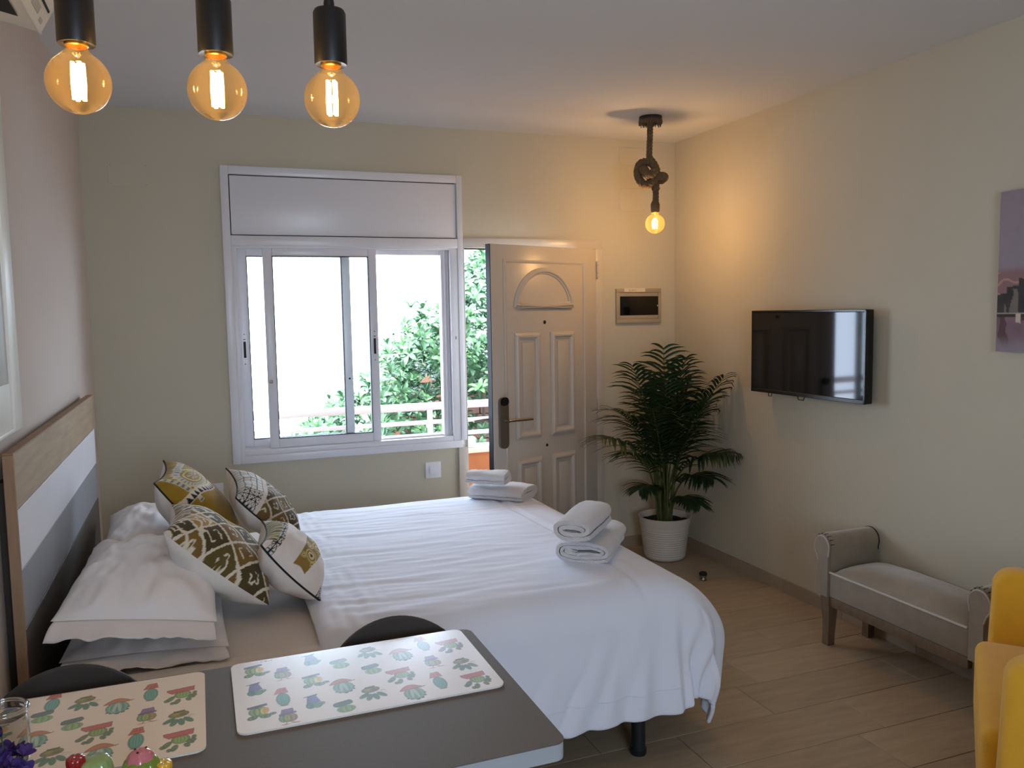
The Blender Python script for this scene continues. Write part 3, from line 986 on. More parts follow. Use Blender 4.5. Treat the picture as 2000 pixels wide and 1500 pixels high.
def motif(cv, kind, cx, cy, s=1.0):
    """one little painted cactus, pot upwards (towards +y)"""
    w = cv.win(cx - .06 * s, cx + .06 * s, cy - .06 * s, cy + .06 * s)
    if w is None: return
    kx, ky = dict(A=(1.10, 1.28), B=(1.03, 1.14), C=(.92, 1.26), D=(.84, 1.22), E=(.85, 1.05), F=(.88, 1.12), G=(.82, .97), H=(.95, 1.15))[kind]
    X, Y = (cv.X[w] - cx) / s / kx * 1000, (cv.Y[w] - cy) / s / ky * 1000     # millimetres
    C = cv.C[w].copy()
    def put(m, col):
        nonlocal C
        m = np.clip(m * 1.0, 0, 1)[..., None]
        C = C * (1 - m) + np.array(col) * m
    def ell(x, y, rx, ry, col, rot=0, ribs=0, edge=None):
        c, s_ = math.cos(math.radians(rot)), math.sin(math.radians(rot))
        a = ((X - x) * c + (Y - y) * s_) / rx
        b = (-(X - x) * s_ + (Y - y) * c) / ry
        r = np.sqrt(a * a + b * b)
        m = np.clip((1 - r) * min(rx, ry) / 1.2 + .5, 0, 1)
        put(m, col)
        if ribs:
            q = a / np.sqrt(np.clip(1 - b * b, .05, 1))
            st = np.clip((np.cos(q * math.pi * ribs) - .35) * 1.6, 0, 1) * (r < .95)
            put(st * .55, tuple(k * .45 for k in col))
            st2 = np.clip((np.cos(q * math.pi * ribs + 2.4) - .5) * 1.6, 0, 1) * (r < .9)
            put(st2 * .45, tuple(min(1, k * 1.5 + .12) for k in col))
        if edge:
            put(np.clip(1.3 - abs(1 - r) * min(rx, ry) / 1.2, 0, 1) * .8, edge)
    def poly(p, col, edge=None):
        put(inpoly(X, Y, p) * .95, col)
        if edge:
            for i in range(len(p)):
                line(p[i], p[(i + 1) % len(p)], 1.2, edge)
    def line(p, q, wd, col):
        d = np.array(q) - np.array(p)
        t_ = np.clip(((X - p[0]) * d[0] + (Y - p[1]) * d[1]) / (d @ d + 1e-9), 0, 1)
        put(np.clip((wd - np.hypot(X - p[0] - t_ * d[0], Y - p[1] - t_ * d[1])) / .8 + .3, 0, 1) * .85, col)
    G1, G2, TE, DK = L(96, 150, 92), L(66, 112, 84), L(88, 158, 148), L(40, 62, 58)
    if kind == 'A':
        for x, y, rx, ry, r in ((-24, -14, 6, 12, -35), (-9, -28, 5.5, 10, -20), (-19, -33, 4, 5, 0), (19, -12, 5.5, 10, 40), (26, -8, 4.5, 6, 20), (14, -24, 5, 7, 25), (27, 2, 4, 5, 0), (-32, -20, 4, 5, 0)):
            ell(x, y, rx, ry, L(84, 130, 82), r, 2, DK)
        ell(2, 0, 17, 15, L(128, 168, 96), 0, 5, DK)
        poly([(-31, 26), (26, 32), (25, 14), (-20, 8), (-30, 18)], L(186, 72, 74), L(120, 44, 48))
    elif kind == 'B':
        for x, y, r in ((-24, -14, -50), (-13, -24, -22), (2, -25, 8), (17, -19, 36)):
            ell(x, y, 6.5, 14, L(74, 132, 108), r, 0, L(50, 98, 84))
        for k in range(10):
            a = k / 9 * 5.0
            line((24 + 7 * math.cos(a), -4 + 4 * math.sin(a)), (24 + 7 * math.cos(a + .5), -4 + 4 * math.sin(a + .5)), .7, L(140, 160, 150))
        line((10, 2), (27, 0), .8, L(120, 140, 130))
        ell(-4, 10, 21, 13, L(124, 128, 62), 8, 0, L(60, 60, 38))
        ell(-10, 12, 7, 5, L(150, 150, 86), 20); ell(5, 8, 8, 5, L(98, 104, 56), 10)
        poly([(-15, 24), (8, 27), (8, 21), (-14, 19)], L(98, 96, 50), L(60, 60, 38))
    elif kind == 'C':
        for x in (-12, 2, 14): ell(x, -34 + abs(x - 2) * .3, 6, 3.5, L(52, 86, 80))
        ell(24, -22, 5, 3, L(52, 86, 80)); ell(-22, -26, 4, 2.5, L(52, 86, 80)); ell(27, -12, 4, 3, L(60, 96, 88))
        ell(0, -9, 27, 24, L(112, 166, 150), 0, 4, L(60, 104, 96))
        for x, r in ((-6, -10), (5, 12)): ell(x, -8, 4, 20, L(176, 206, 192), r)
        p = [(-34, 8)] + [(-30 + 62 * k / 10, 14 + 16 * math.sin(math.pi * (k / 10) ** .9)) for k in range(11)] + [(37, 17), (24, 13), (0, 13), (-20, 9)]
        poly(p, L(192, 112, 70), L(112, 66, 48))
    elif kind == 'D':
        ell(0, -38, 12, 2.5, L(150, 120, 96))
        ell(0, -12, 18, 26, L(86, 162, 150), 0, 5, L(50, 98, 96))
        poly([(-20, 14), (17, 16), (12, 38), (-10, 36)], L(200, 84, 66), L(126, 44, 40))
        line((-15, 25), (14, 27), .7, L(126, 44, 40)); line((-4, 15), (-2, 37), .7, L(126, 44, 40)); line((7, 16), (6, 37), .7, L(126, 44, 40))
    elif kind == 'E':
        ell(-10, -34, 11, 2.5, L(216, 160, 120)); ell(16, -31, 12, 2.5, L(216, 150, 110))
        line((-5, -20), (-8, -33), 1.6, L(110, 130, 90)); line((-3, -20), (14, -30), 1.6, L(100, 140, 110))
        ell(-12, -6, 11, 16, L(112, 160, 112), 0, 2, DK); ell(8, -6, 15, 17, L(158, 140, 92), 0, 3, L(90, 84, 56)); ell(-3, -6, 9, 17, L(150, 166, 96), 0, 2, L(80, 96, 60))
        poly([(-17, 12), (18, 16), (15, 36), (-12, 34)], L(124, 96, 158), L(80, 60, 112))
        poly([(-21, 8), (-21, 14), (22, 19), (22, 13)], L(104, 78, 140), L(80, 60, 112))
        for x in (-7, 0, 7): line((x, 18), (x + 1, 34), .6, L(90, 68, 122))
    elif kind == 'F':
        ell(3, -13, 24, 15, L(132, 178, 116), 4, 3, L(86, 140, 96))
        p = [(-24 + 22 * 0, 8)]
        th = np.linspace(0, 2 * math.pi, 28)
        p = [(-1 + (16 if math.cos(a) > 0 else -16) + 10 * math.cos(a), 13 + 10 * math.sin(a) + (3 if math.cos(a) > 0 else -3)) for a in th]
        poly(p, L(50, 96, 102), L(34, 62, 70))
        for k in range(26):
            ell(-22 + (k * 7.3) % 44, 8 + (k * 3.1) % 11, 1.6, 1, L(86, 128, 128))
    elif kind == 'G':
        ell(18, -16, 13, 8, L(100, 156, 128), 25, 0, L(66, 116, 98))
        ell(-10, -19, 12, 14, L(72, 130, 110), 0, 2, DK); ell(8, -20, 13, 13, L(96, 152, 124), 30, 3, DK)
        poly([(-18, -8), (20, -4), (10, 32), (-12, 30)], L(84, 100, 170), L(50, 60, 112))
        poly([(-24, 29), (16, 38), (12, 31), (-12, 29)], L(70, 82, 140), L(50, 60, 112))
        for k in range(14):
            ell(-12 + (k * 7.7) % 24, -3 + (k * 5.3) % 30, 2, 1, L(116, 132, 194))
    else:
        for x, y, rx, ry, r in ((-18, -26, 12, 8, 20), (12, -25, 13, 9, -8), (30, -20, 8, 5, 10)):
            ell(x, y, rx, ry, L(92, 138, 92), r, 2, L(56, 92, 66))
        ell(-2, -1, 23, 21, L(118, 164, 92), 0, 4, L(70, 110, 66))
        ell(12, -2, 10, 15, L(222, 206, 100), 0, 1); ell(18, 1, 6, 11, L(226, 168, 92))
        ell(-5, -2, 6, 18, L(150, 186, 100), 0, 0, L(70, 104, 60))
        poly([(-26, 14), (20, 22), (19, 30), (-27, 22)], L(66, 78, 118), L(40, 48, 78))
    cv.C[w] = C * .86 + cv.C[w] * .14  # print faded towards the base colour, standing in for window glare

# ------------------------------------------------------------------ dining table, placemats
TZ = .75
tab = thing('dining_table', 'taupe rectangular dining table with pale edge band in the foreground', 'table', (0, 0, 0))
TX0, TX1, TY0, TY1 = -.49, .624, 1.372, 1.985
MB().prism(rrect(TX0 + .001, TX1 - .001, TY0 + .001, TY1 - .001, .024), TZ - .036, TZ - .001).build('edge_band', M['tableedge'], tab)
MB().prism(rrect(TX0, TX1, TY0, TY1, .025), TZ - .003, TZ).build('table_top', M['tabletop'], tab)
for x in (TX0 + .06, TX1 - .10):
    for y in (TY0 + .06, TY1 - .06):
        MB().box(x - .02, x + .02, y - .02, y + .02, 0, TZ - .036, .003).build('leg', M['tableedge'], tab)
MB().box(TX0 + .06, TX1 - .10, TY0 + .05, TY0 + .07, TZ - .09, TZ - .036).box(TX0 + .06, TX1 - .10, TY1 - .07, TY1 - .05, TZ - .09, TZ - .036).build('apron', M['tableedge'], tab)

def placemat(label, x0, x1, y0, y1, items, rot=0.0, base=L(246, 248, 250), text=None):
    t = thing('placemat', label, 'placemat', (x0, y0, TZ), 0, 'cactus placemats on the dining table')
    W, Hh, r = x1 - x0, y1 - y0, .022
    nx, ny = int(W / .0016), int(Hh / .0016)
    X, Y = np.meshgrid(np.linspace(0, W, nx), np.linspace(0, Hh, ny), indexing='ij')
    cv = Canvas(X, Y, base)
    for k, mx, my in items:
        motif(cv, k, mx - x0, my - y0, .92 if k in 'DEG' else .88)
    if text:
        tx, ty = text
        for i, ww in enumerate((3, 2, 3, 2, 2, 3, 2)):
            m = (X > tx + i * .0042) & (X < tx + i * .0042 + ww * .001) & (Y > ty) & (Y < ty + .005 + (i % 2) * .001)
            cv.put(m * .75, L(70, 70, 74))
    # round the corners by pulling border vertices in
    PX, PY = X.copy(), Y.copy()
    for cx, cy in ((r, r), (W - r, r), (r, Hh - r), (W - r, Hh - r)):
        ddx, ddy = X - cx, Y - cy
        q = (np.sign(ddx) == np.sign(cx - W / 2)) & (np.sign(ddy) == np.sign(cy - Hh / 2))
        mx = np.maximum(abs(ddx), abs(ddy)); hy = np.hypot(ddx, ddy) + 1e-9
        PX = np.where(q, cx + ddx * mx / hy, PX); PY = np.where(q, cy + ddy * mx / hy, PY)
    P = np.stack([PX, PY, np.full_like(PX, .0042)], -1)
    o = MB().grid(P).build('printed_face', M['print'], t, fixn=False, smooth=0)
    colors(o, cv.C)
    MB().prism(rrect(0, W, 0, Hh, r), .0004, .0040).build('board', M['matedge'], t)
I1 = [('H', .087, 1.928), ('E', .145, 1.884), ('G', .214, 1.936), ('F', .274, 1.889), ('B', .354, 1.931), ('C', .421, 1.885), ('D', .483, 1.926), ('A', .544, 1.889), ('G', .081, 1.826), ('D', .134, 1.768), ('H', .206, 1.824), ('C', .263, 1.772), ('F', .338, 1.831), ('A', .394, 1.773), ('E', .478, 1.813), ('B', .545, 1.779), ('H', .083, 1.719), ('E', .136, 1.673), ('G', .192, 1.718), ('F', .25, 1.673), ('B', .319, 1.716), ('C', .4, 1.682), ('D', .465, 1.714), ('A', .545, 1.685)]
I2 = [('F', -.336, 1.87), ('F', -.274, 1.812), ('B', -.258, 1.909), ('C', -.194, 1.863), ('D', -.131, 1.904), ('A', -.068, 1.864), ('E', -.134, 1.79), ('B', -.069, 1.76), ('A', -.223, 1.755), ('D', -.148, 1.70), ('A', -.069, 1.661), ('C', -.333, 1.772), ('B', -.29, 1.693), ('C', -.209, 1.669), ('G', -.40, 1.92), ('H', -.405, 1.82), ('E', -.40, 1.70), ('D', -.325, 1.935)]
placemat('white placemat printed with watercolour cacti, complete one at table right end', .036, .596, 1.633, 1.982, I1, text=(.066, .336))
placemat('lamplight-tinted placemat printed with cacti, partly under the glass jar', -.47, -.021, 1.600, 1.972, I2, base=L(238, 224, 206))  # base colour carries the pendants' warm light

# ------------------------------------------------------------------ chairs
def shell_chair(label, loc, rz):
    t = thing('dining_chair', label, 'chair', loc, rz, 'dark shell chairs between table and bed')
    # side profile: seat front -> seat -> back top ; local -y is the front
    prof = [(-.30, .425), (-.26, .445), (-.16, .442), (-.04, .432), (.05, .440), (.105, .475), (.13, .53), (.145, .60), (.158, .68), (.165, .74), (.168, .795)]
    pr = catmull([(0, a, b_) for a, b_ in prof], 5)
    P = []
    N = len(pr)
    for i, p in enumerate(pr):
        s = i / (N - 1)
        zt = p.z
        hw = .195 + .012 * math.sin(s * 3)
        if s < .12: hw *= .80 + .2 * math.sqrt(s / .12)
        row = []
        for j in range(25):
            u = -1 + 2 * j / 24
            back = smoothstep(.45, .7, s)
            lift = .035 * abs(u) ** 3 * (1 - back) * smoothstep(0, .3, s)
            bend = -.055 * abs(u) ** 2 * back
            zz = zt
            if zt > .52:      # arched top edge
                top = .600 + .184 * math.sqrt(max(0, 1 - (u * .985) ** 2))
                zz = .52 + (zt - .52) / .275 * (top - .52)
            row.append((hw * u, p.y + bend, zz + lift))
        P.append(row)
    o = MB().grid(P).build('shell', M['chair'], t, smooth=80)
    m_ = o.modifiers.new('t', 'SOLIDIFY'); m_.thickness = .007
    for sx in (-1, 1):
        for yy, ye in ((-.16, -.23), (.04, .14)):
            MB().tube([(sx * .13, yy, .428), (sx * .17, (yy + ye) / 2, .22), (sx * .205, ye, 0)], [.014, .013, .010], 10).build('leg', M['chairleg'], t)
    MB().tube([(-.13, -.16, .405), (.13, -.16, .405)], .006, 8).tube([(-.13, .04, .405), (.13, .04, .405)], .006, 8).tube([(0, -.16, .405), (0, .04, .405)], .006, 8).build('under_frame', M['darkmetal'], t)
shell_chair('dark grey shell chair tucked behind the complete placemat', (.432, 1.895, -.0), math.radians(-3))
shell_chair('dark grey shell chair at the left wall behind the tinted placemat', (-.298, 1.890, 0), math.radians(6))

# ------------------------------------------------------------------ scatter cushions
def cushion(label, Bp, Cp, Ap, T_, paint, n=150, piping=True, fringe=False, seed=0.0, backmat='cushback', ears=.10):
    Bp, Cp, Ap = Vector(Bp), Vector(Cp), Vector(Ap)
    e1, e2 = (Cp - Bp), (Ap - Bp)
    l1, l2 = e1.length, e2.length
    e1.normalize(); e2 = (e2 - e1 * e2.dot(e1)).normalized()
    nn = e1.cross(e2)
    ctr = Bp + e1 * l1 / 2 + e2 * l2 / 2
    t = thing('cushion', label, 'cushion', ctr, 0, 'patterned cushions leaning on the pillows')
    h1, h2 = l1 / 2, l2 / 2
    U, V = np.meshgrid(np.linspace(-1, 1, n), np.linspace(-1, 1, n), indexing='ij')
    def shape(side):
        P = np.zeros((n, n, 3))
        for i in range(n):
            for j in range(n):
                u, v = U[i, j], V[i, j]
                h = (max(0, 1 - abs(u) ** 2.2) * max(0, 1 - abs(v) ** 2.2)) ** .52
                a = h1 * u * (1 - ears * (1 - v * v) * u * u)
                b_ = h2 * v * (1 - ears * (1 - u * u) * v * v)
                w = mnoise.noise(Vector((u * 2.5 + seed, v * 2.5, side))) * .012 * h
                ang = math.atan2(v, u)
                w += .004 * math.sin(ang * 13 + seed) * smoothstep(.5, .95, max(abs(u), abs(v))) * (h ** .4)
                sag = .012 * (u * u - v * v)
                P[i, j] = e1 * a + e2 * b_ + nn * (side * T_ * h + w + sag)
        return P
    Pf = shape(1)
    o = MB().grid(Pf).build('front_panel', M['cloth'], t, fixn=False, smooth=80)
    colors(o, paint(U, V))
    MB().grid(shape(-1)[::2, ::2] if n % 2 else shape(-1), flip=True).build('back_panel', M[backmat], t, fixn=False, smooth=80)
    loop = [tuple(Pf[i, 0]) for i in range(n - 1)] + [tuple(Pf[n - 1, j]) for j in range(n - 1)] + [tuple(Pf[i, n - 1]) for i in range(n - 1, 0, -1)] + [tuple(Pf[0, j]) for j in range(n - 1, 0, -1)]
    if piping:
        MB().tube(loop[::3], .0035, 6, closed=True).build('piping', M['piping'], t, smooth=80)
    if fringe:
        b = MB()
        for k in range(0, n, 3):
            for side_j, sg in ((n - 1, 1),):
                p = Vector(Pf[k, side_j])
                b.tube([p, p + e2 * .014 + Vector((random.gauss(0, .004), 0, -.004)), p + e2 * .026 + Vector((random.gauss(0, .006), random.gauss(0, .004), -.016))], [.004, .0045, .0025], 5)
            p = Vector(Pf[n - 1, k])
            b.tube([p, p + e1 * .014 + Vector((0, random.gauss(0, .004), -.002)), p + e1 * .024 + Vector((0, random.gauss(0, .006), -.006))], [.004, .0045, .0025], 5)
        b.build('fringe', M['fringe'], t)
    return t

def vnoise(U, V, s, seed):
    out = np.zeros(U.shape)
    for i in range(U.shape[0]):
        for j in range(U.shape[1]):
            out[i, j] = mnoise.noise(Vector((U[i, j] * s, V[i, j] * s, seed)))
    return out

CREAM, OLIVE, BROWN, MUST, WINDOW_LIT = L(222, 212, 192), L(74, 62, 30), L(122, 94, 42), L(164, 126, 40), L(206, 192, 108)
def ikat(U, V, k=2.05, shift=(.35, .1)):
    j = vnoise(U, V, 26, 2.0) * .035
    a = (U * .72 + V * .95) * k + shift[0] + j
    b_ = (U * .95 - V * .72) * k + shift[1] - j
    fa, fb = a - np.floor(a), b_ - np.floor(b_)
    ia, ib = np.floor(a).astype(int), np.floor(b_).astype(int)
    pal = np.array([OLIVE, MUST, BROWN, L(96, 80, 34)])
    C = pal[(ia * 2 + ib * 3 + (ia * ib) % 2) % 4]
    n = vnoise(U, V, 5, 7.0)[..., None]
    C = C * (1 + n * .25)
    ed = np.minimum(np.minimum(fa, 1 - fa), np.minimum(fb, 1 - fb))
    m = (ed < .05)
    # inner motifs: broken rings and blots
    ca, cb = fa - .5, fb - .5
    r = np.hypot(ca, cb)
    sq = np.maximum(abs(ca), abs(cb)) + j * .8
    par = (ia + ib) % 2
    ang = np.arctan2(ca, cb)
    m |= (par == 0) & (abs(sq - .22) < .030) & (np.sin(ang * 2 + ia) > -.55)
    m |= (par == 1) & (abs(r - .19 - .05 * np.sin(ang * 4)) < .032) & (np.sin(ang * 1.0 + ib) > -.6)
    m |= (par == 1) & (np.hypot(abs(ca) - .13, abs(cb) - .13) < .05)
    C = np.where(m[..., None], np.array(CREAM), C)
    # stretched stripes towards the top edge
    st = (np.sin((U * 5 + V * 9 + vnoise(U, V, 4, 4) * 2.2) * 2.6) > .72) & (U < -.45)
    C = np.where(st[..., None], np.array(CREAM), C)
    return C
def paint_ikat(U, V):
    return ikat(U, V)
def paint_mustard(U, V):
    V = V + .40
    C = np.empty(U.shape + (3,)); C[:] = L(160, 126, 30)
    C *= (1 + vnoise(U, V, 4, 1)[..., None] * .25)
    def put(m, col): C[m] = col
    # paisley drop with lace rim
    a = (U + .58) * .35 + (V - .15) * .94; b_ = -(U + .58) * .94 + (V - .15) * .35
    r = np.sqrt((a / .46) ** 2 + (b_ / (.26 - .10 * a)) ** 2)
    ang = np.arctan2(b_, a)
    put((r < 1.12 + .07 * np.sin(ang * 26)) & (r > .98), L(214, 200, 150))
    put((r < .98) & (r > .72), L(196, 192, 168))
    put((r < .95) & (r > .75) & (np.sin(ang * 34) > .3), L(134, 132, 140))
    put((r < .60) & (r > .50), L(206, 198, 150))
    put((r < .36) & (np.sin(ang * 7) > 0), L(178, 178, 170))
    # lace ribbon
    d = abs(V + .42 - .10 * np.sin((U + .9) * 2.6))
    put((d < .055) & (U < -.15), L(202, 198, 170))
    put((d < .04) & (U < -.15) & (np.sin(U * 60) > .2), L(124, 122, 124))
    # white strip with black triangles
    d2 = (U + .26 - .20 * V - .03 * np.sin(V * 7))
    put((abs(d2) < .085) & (V > -.62) & (V < .72), L(226, 216, 200))
    q = (V * 9) % 1
    put((abs(d2) < .062) & (V > -.58) & (V < .68) & (np.abs(q - .5) < .46 * (d2 + .062) / .124), L(24, 22, 24))
    d3 = (U + .86 + .03 * np.sin(V * 5))
    put((abs(d3) < .06) & (V > -.2), L(206, 200, 176))
    put((abs(d3) < .04) & (V > -.2) & (np.sin(V * 50) > .2), L(140, 138, 142))
    return C
def lace(C, m, U, V, k=11):
    """black net on white cloth"""
    C[m] = L(220, 214, 206)
    fu, fv = (U * k) % 1, (V * k) % 1
    net = (np.minimum(fu, 1 - fu) < .085) | (np.minimum(fv, 1 - fv) < .085) | (abs(fu - fv) < .08) | (abs(fu + fv - 1) < .08)
    C[m & net] = L(20, 20, 22)
def paint_white(U, V):
    C = np.empty(U.shape + (3,)); C[:] = L(228, 220, 214)
    band = U < -.66 + .03 * np.sin(V * 5)
    lace(C, band & (U > -.86), U, V * .9, 8)
    ol = (U <= -.80) & (abs(V + .05) < .75)
    C[ol] = L(96, 86, 44)
    C[ol & (np.sin(V * 44 + U * 20) > .6)] = L(206, 190, 110)
    corner = (U > .84) & (V < -.80)
    lace(C, corner, U, V, 14)
    # paisley patch
    patch = (U > -.10) & (U < .44 + .22 * (V + .3)) & (V > -.93) & (V < .75)
    P_ = np.array(L(140, 112, 44)) * (1 + vnoise(U, V, 6, 3)[..., None] * .2)
    C[patch] = P_[patch]
    for cu, cv_, s in ((.18, -.60, .17), (.02, -.30, .14), (.30, -.20, .18), (.32, -.74, .07), (.0, -.70, .08), (.05, .10, .16), (.3, .3, .2)):
        r = np.hypot((U - cu) * 1.0 + (V - cv_) * .3, (V - cv_) * 1.2) / s
        C[patch & (abs(r - .92) < .10)] = L(204, 184, 116)
        C[patch & (abs(r - .45) < .14)] = L(214, 200, 150)
        C[patch & (r < .18)] = L(60, 52, 28)
    drip = (U > .4) & (U < .75) & (abs(V - .35 - .2 * U) < .03)
    C[drip] = L(130, 104, 46)
    C[(U > .45) & (U < .8) & (abs(V - .78) < .07)] = L(120, 98, 50)
    return C
def paint_fringe(U, V):
    C = ikat(U, V, 2.3, (.1, .45))
    C = C * .75 + np.array(WINDOW_LIT) * .25 * smoothstep(-.2, .9, V)[..., None] + C * .0  # yellow-green window light painted in towards the far side
    top = U < -.42
    C[top] = L(216, 214, 208)
    fu, fv = (U * 6.5) % 1, (V * 7) % 1
    C[top & ((np.minimum(fu, 1 - fu) < .06) | (np.minimum(fv, 1 - fv) < .05))] = L(40, 40, 42)
    lace(C, (U < -.42) & (V < -.55), U, V, 9)
    C[(abs(U + .40) < .05)] = L(214, 202, 192)
    return C
cushion('mustard velvet cushion with pale paisley and black piping, behind the ikat one', (-.175, 3.26, .962), (.085, 3.26, .640), (-.158, 3.68, .978), .105, paint_mustard, seed=1.0)
cushion('brown and cream ikat cushion with white back, nearest the pillows', (-.128, 2.725, .905), (.176, 2.715, .632), (-.163, 3.15, .940), .105, paint_ikat, piping=False, seed=3.0)
cushion('small cushion with gridded white top and cream fringe, farthest from camera', (.106, 3.22, .888), (.345, 3.26, .655), (.128, 3.62, .893), .085, paint_fringe, fringe=True, seed=5.0)
cushion('white cushion with black piping, lace band and mustard paisley patch', (.160, 2.725, .830), (.336, 2.700, .630), (.104, 3.15, .905), .095, paint_white, seed=8.0)

# ------------------------------------------------------------------ towels
def towel(label, c, axis, length, width, height, turns, seed, lift=0.0):
    """rolled and flattened towel: spiral sheet extruded along its axis"""
    ax = Vector((axis[0], axis[1], 0)).normalized()
    side = Vector((-ax.y, ax.x, 0))
    t = thing('towel', label, 'towel', c, 0, 'white towels folded on the bed')
    th = height / (2 * turns + .6)
    path = []
    N = int(turns * 44)
    for i in range(N + 1):
        a = i / N * turns * 2 * math.pi
        k = i / N
        ry = (height / 2 - th * .5) * (1 - k * .93) 
        rx = (width / 2 - th * .5) - (height / 2) * k * .9
        # superellipse loop
        ca, sa = math.cos(a - 2.4), math.sin(a - 2.4)
        e = .62
        path.append((math.copysign(abs(ca) ** e, ca) * rx, math.copysign(abs(sa) ** .85, sa) * ry))
    outer, inner = [], []
    hw = th * .385
    for i, p in enumerate(path):
        a, b_ = Vector(path[max(i - 1, 0)]), Vector(path[min(i + 1, N)])
        d = (b_ - a).normalized()
        nrm = Vector((d.y, -d.x))
        k = 1 if i < N - 2 else .4
        outer.append(Vector(p) + nrm * hw * k); inner.append(Vector(p) - nrm * hw * k)
    ring = outer + inner[::-1]
    P = []
    S = 26
    for s in range(S + 1):
        q = s / S
        l = (q - .5) * length
        e = min(q, 1 - q) * S
        sc = 1.0 if e >= 2 else (.955 + .0225 * e)
        row = []
        for i, p in enumerate(ring):
            w = mnoise.noise(Vector((p.x * 16, p.y * 16 + q * 3, seed))) * .005 + mnoise.noise(Vector((p.x * 60, p.y * 60, q * 14 + seed))) * .0022
            x, z = p.x * sc * (1 + .03 * math.sin(q * 5 + seed)), p.y * sc + w
            edge = (mnoise.noise(Vector((p.x * 9, p.y * 30, seed * 2))) * .010) if s in (0, S) else 0
            pos = ax * (l + edge) + side * x + Vector((0, 0, height / 2 + z))
            row.append(tuple(pos))
        P.append(row)
    b = MB()
    n = len(ring)
    for row in P: b.v.extend(row)
    for s in range(S):
        for i in range(n):
            j = (i + 1) % n
            b.f.append((s * n + i, s * n + j, (s + 1) * n + j, (s + 1) * n + i))
    for s in (0, S):
        for i in range(n // 2 - 1):
            b.f.append((s * n + i, s * n + i + 1, s * n + n - 2 - i, s * n + n - 1 - i))
    b.build('terry_roll', M['towel'], t, smooth=50)
    # woven border line near the loose end
    l0 = [tuple(ax * (-.46 * length + .92 * length * q) + side * (width * .43) + Vector((0, 0, height * .30 + mnoise.noise(Vector((q * 5, seed, 0))) * .004))) for q in np.linspace(0, 1, 14)]
    MB().tube(l0, .0022, 5).build('border', M['towel'], t)
zb = bed_z(1.42, 2.86)
towel('large folded white towel under a smaller roll, at the near foot corner', (1.435, 2.885, zb - .006), (.64, .77), .36, .235, .100, 2.6, 1.0)
towel('white towel roll on top of the stack at near foot corner', (1.368, 2.83, zb + .096), (.66, .75), .33, .180, .098, 2.0, 4.0)
zb2 = bed_z(1.43, 3.90)
towel('folded white towel under a smaller one, far side near the door', (1.428, 3.915, zb2 - .006), (.69, -.73), .30, .235, .085, 2.4, 7.0)
towel('small white towel roll on top of the stack nearest the door', (1.345, 3.90, zb2 + .081), (.76, -.65), .205, .150, .078, 1.9, 9.0)

# ------------------------------------------------------------------ pendant lamps over the table
def globe_profile(R, neck, zn):
    pr = [(0, -R)]
    for k in range(1, 22):
        a = -math.pi / 2 + k * math.radians(7.0)
        pr.append((R * math.cos(a), R * math.sin(a)))
    last = pr[-1]
    for k in range(1, 6):
        s = k / 5
        pr.append((last[0] + (neck - last[0]) * (1 - (1 - s) ** 2), last[1] + (zn - last[1]) * s))
    return pr
def pendant(label, x, y, zc, power):
    t = thing('pendant_lamp', label, 'lamp', (x, y, zc), 0, 'pendant lamps in a row over the table')
    R = .0535
    bl = MB().lathe(globe_profile(R, .0165, .064), 40).build('bulb', M['bulbglass'], t, smooth=80, fixn=False)
    f = MB()
    for k in range(4):
        a = k * math.pi / 2 + .4
        f.tube([(.0085 * math.cos(a), .0085 * math.sin(a), .034), (.0095 * math.cos(a), .0095 * math.sin(a), .0), (.0085 * math.cos(a), .0085 * math.sin(a), -.030)], .0036, 6)
    f.build('filament', M['filament'], bl)
    MB().tube([(0, 0, .066), (0, 0, .046), (0, 0, .036)], [.007, .005, .003], 8).build('glass_stem', M['clearglass'], bl)
    MB().lathe([(.0165, .060), (.019, .062), (.019, .070), (0, .070)], 24).build('bulb_cap', M['brass'], bl)
    MB().lathe([(.0195, .066), (.0300, .064), (.0310, .068), (.0310, .160), (.028, .166), (.010, .168), (0, .168)], 32).build('socket', M['socket'], t)
    MB().lathe([(.0095, .168), (.0105, .178), (.008, .192), (.005, .198), (0, .198)], 16).build('cord_grip', M['socket'], t)
    MB().tube([(0, 0, .19), (0, 0, H - zc - .022)], .0032, 8).build('cord', M['darkmetal'], t)
    MB().lathe([(0, H - zc - .025), (.045, H - zc - .025), (.05, H - zc - .020), (.05, H - zc), (0, H - zc)], 28).build('canopy', M['socket'], t)
    l = bpy.data.lights.new('bulb_light', 'POINT')
    l.energy, l.color, l.shadow_soft_size = power, (1.0, .74, .47), .007
    lo = bpy.data.objects.new('bulb_light', l); COL.objects.link(lo); lo.parent = t; lo.location = (0, 0, 0)
pendant('black pendant lamp with glowing amber globe bulb, leftmost and nearest of three', -.1735, 1.65, 1.980, 3.4)
pendant('black pendant lamp with glowing amber globe bulb, middle one of three', .0555, 1.65, 1.984, 3.4)
pendant('black pendant lamp with glowing amber globe bulb, right one of three', .2650, 1.65, 1.984, 3.4)

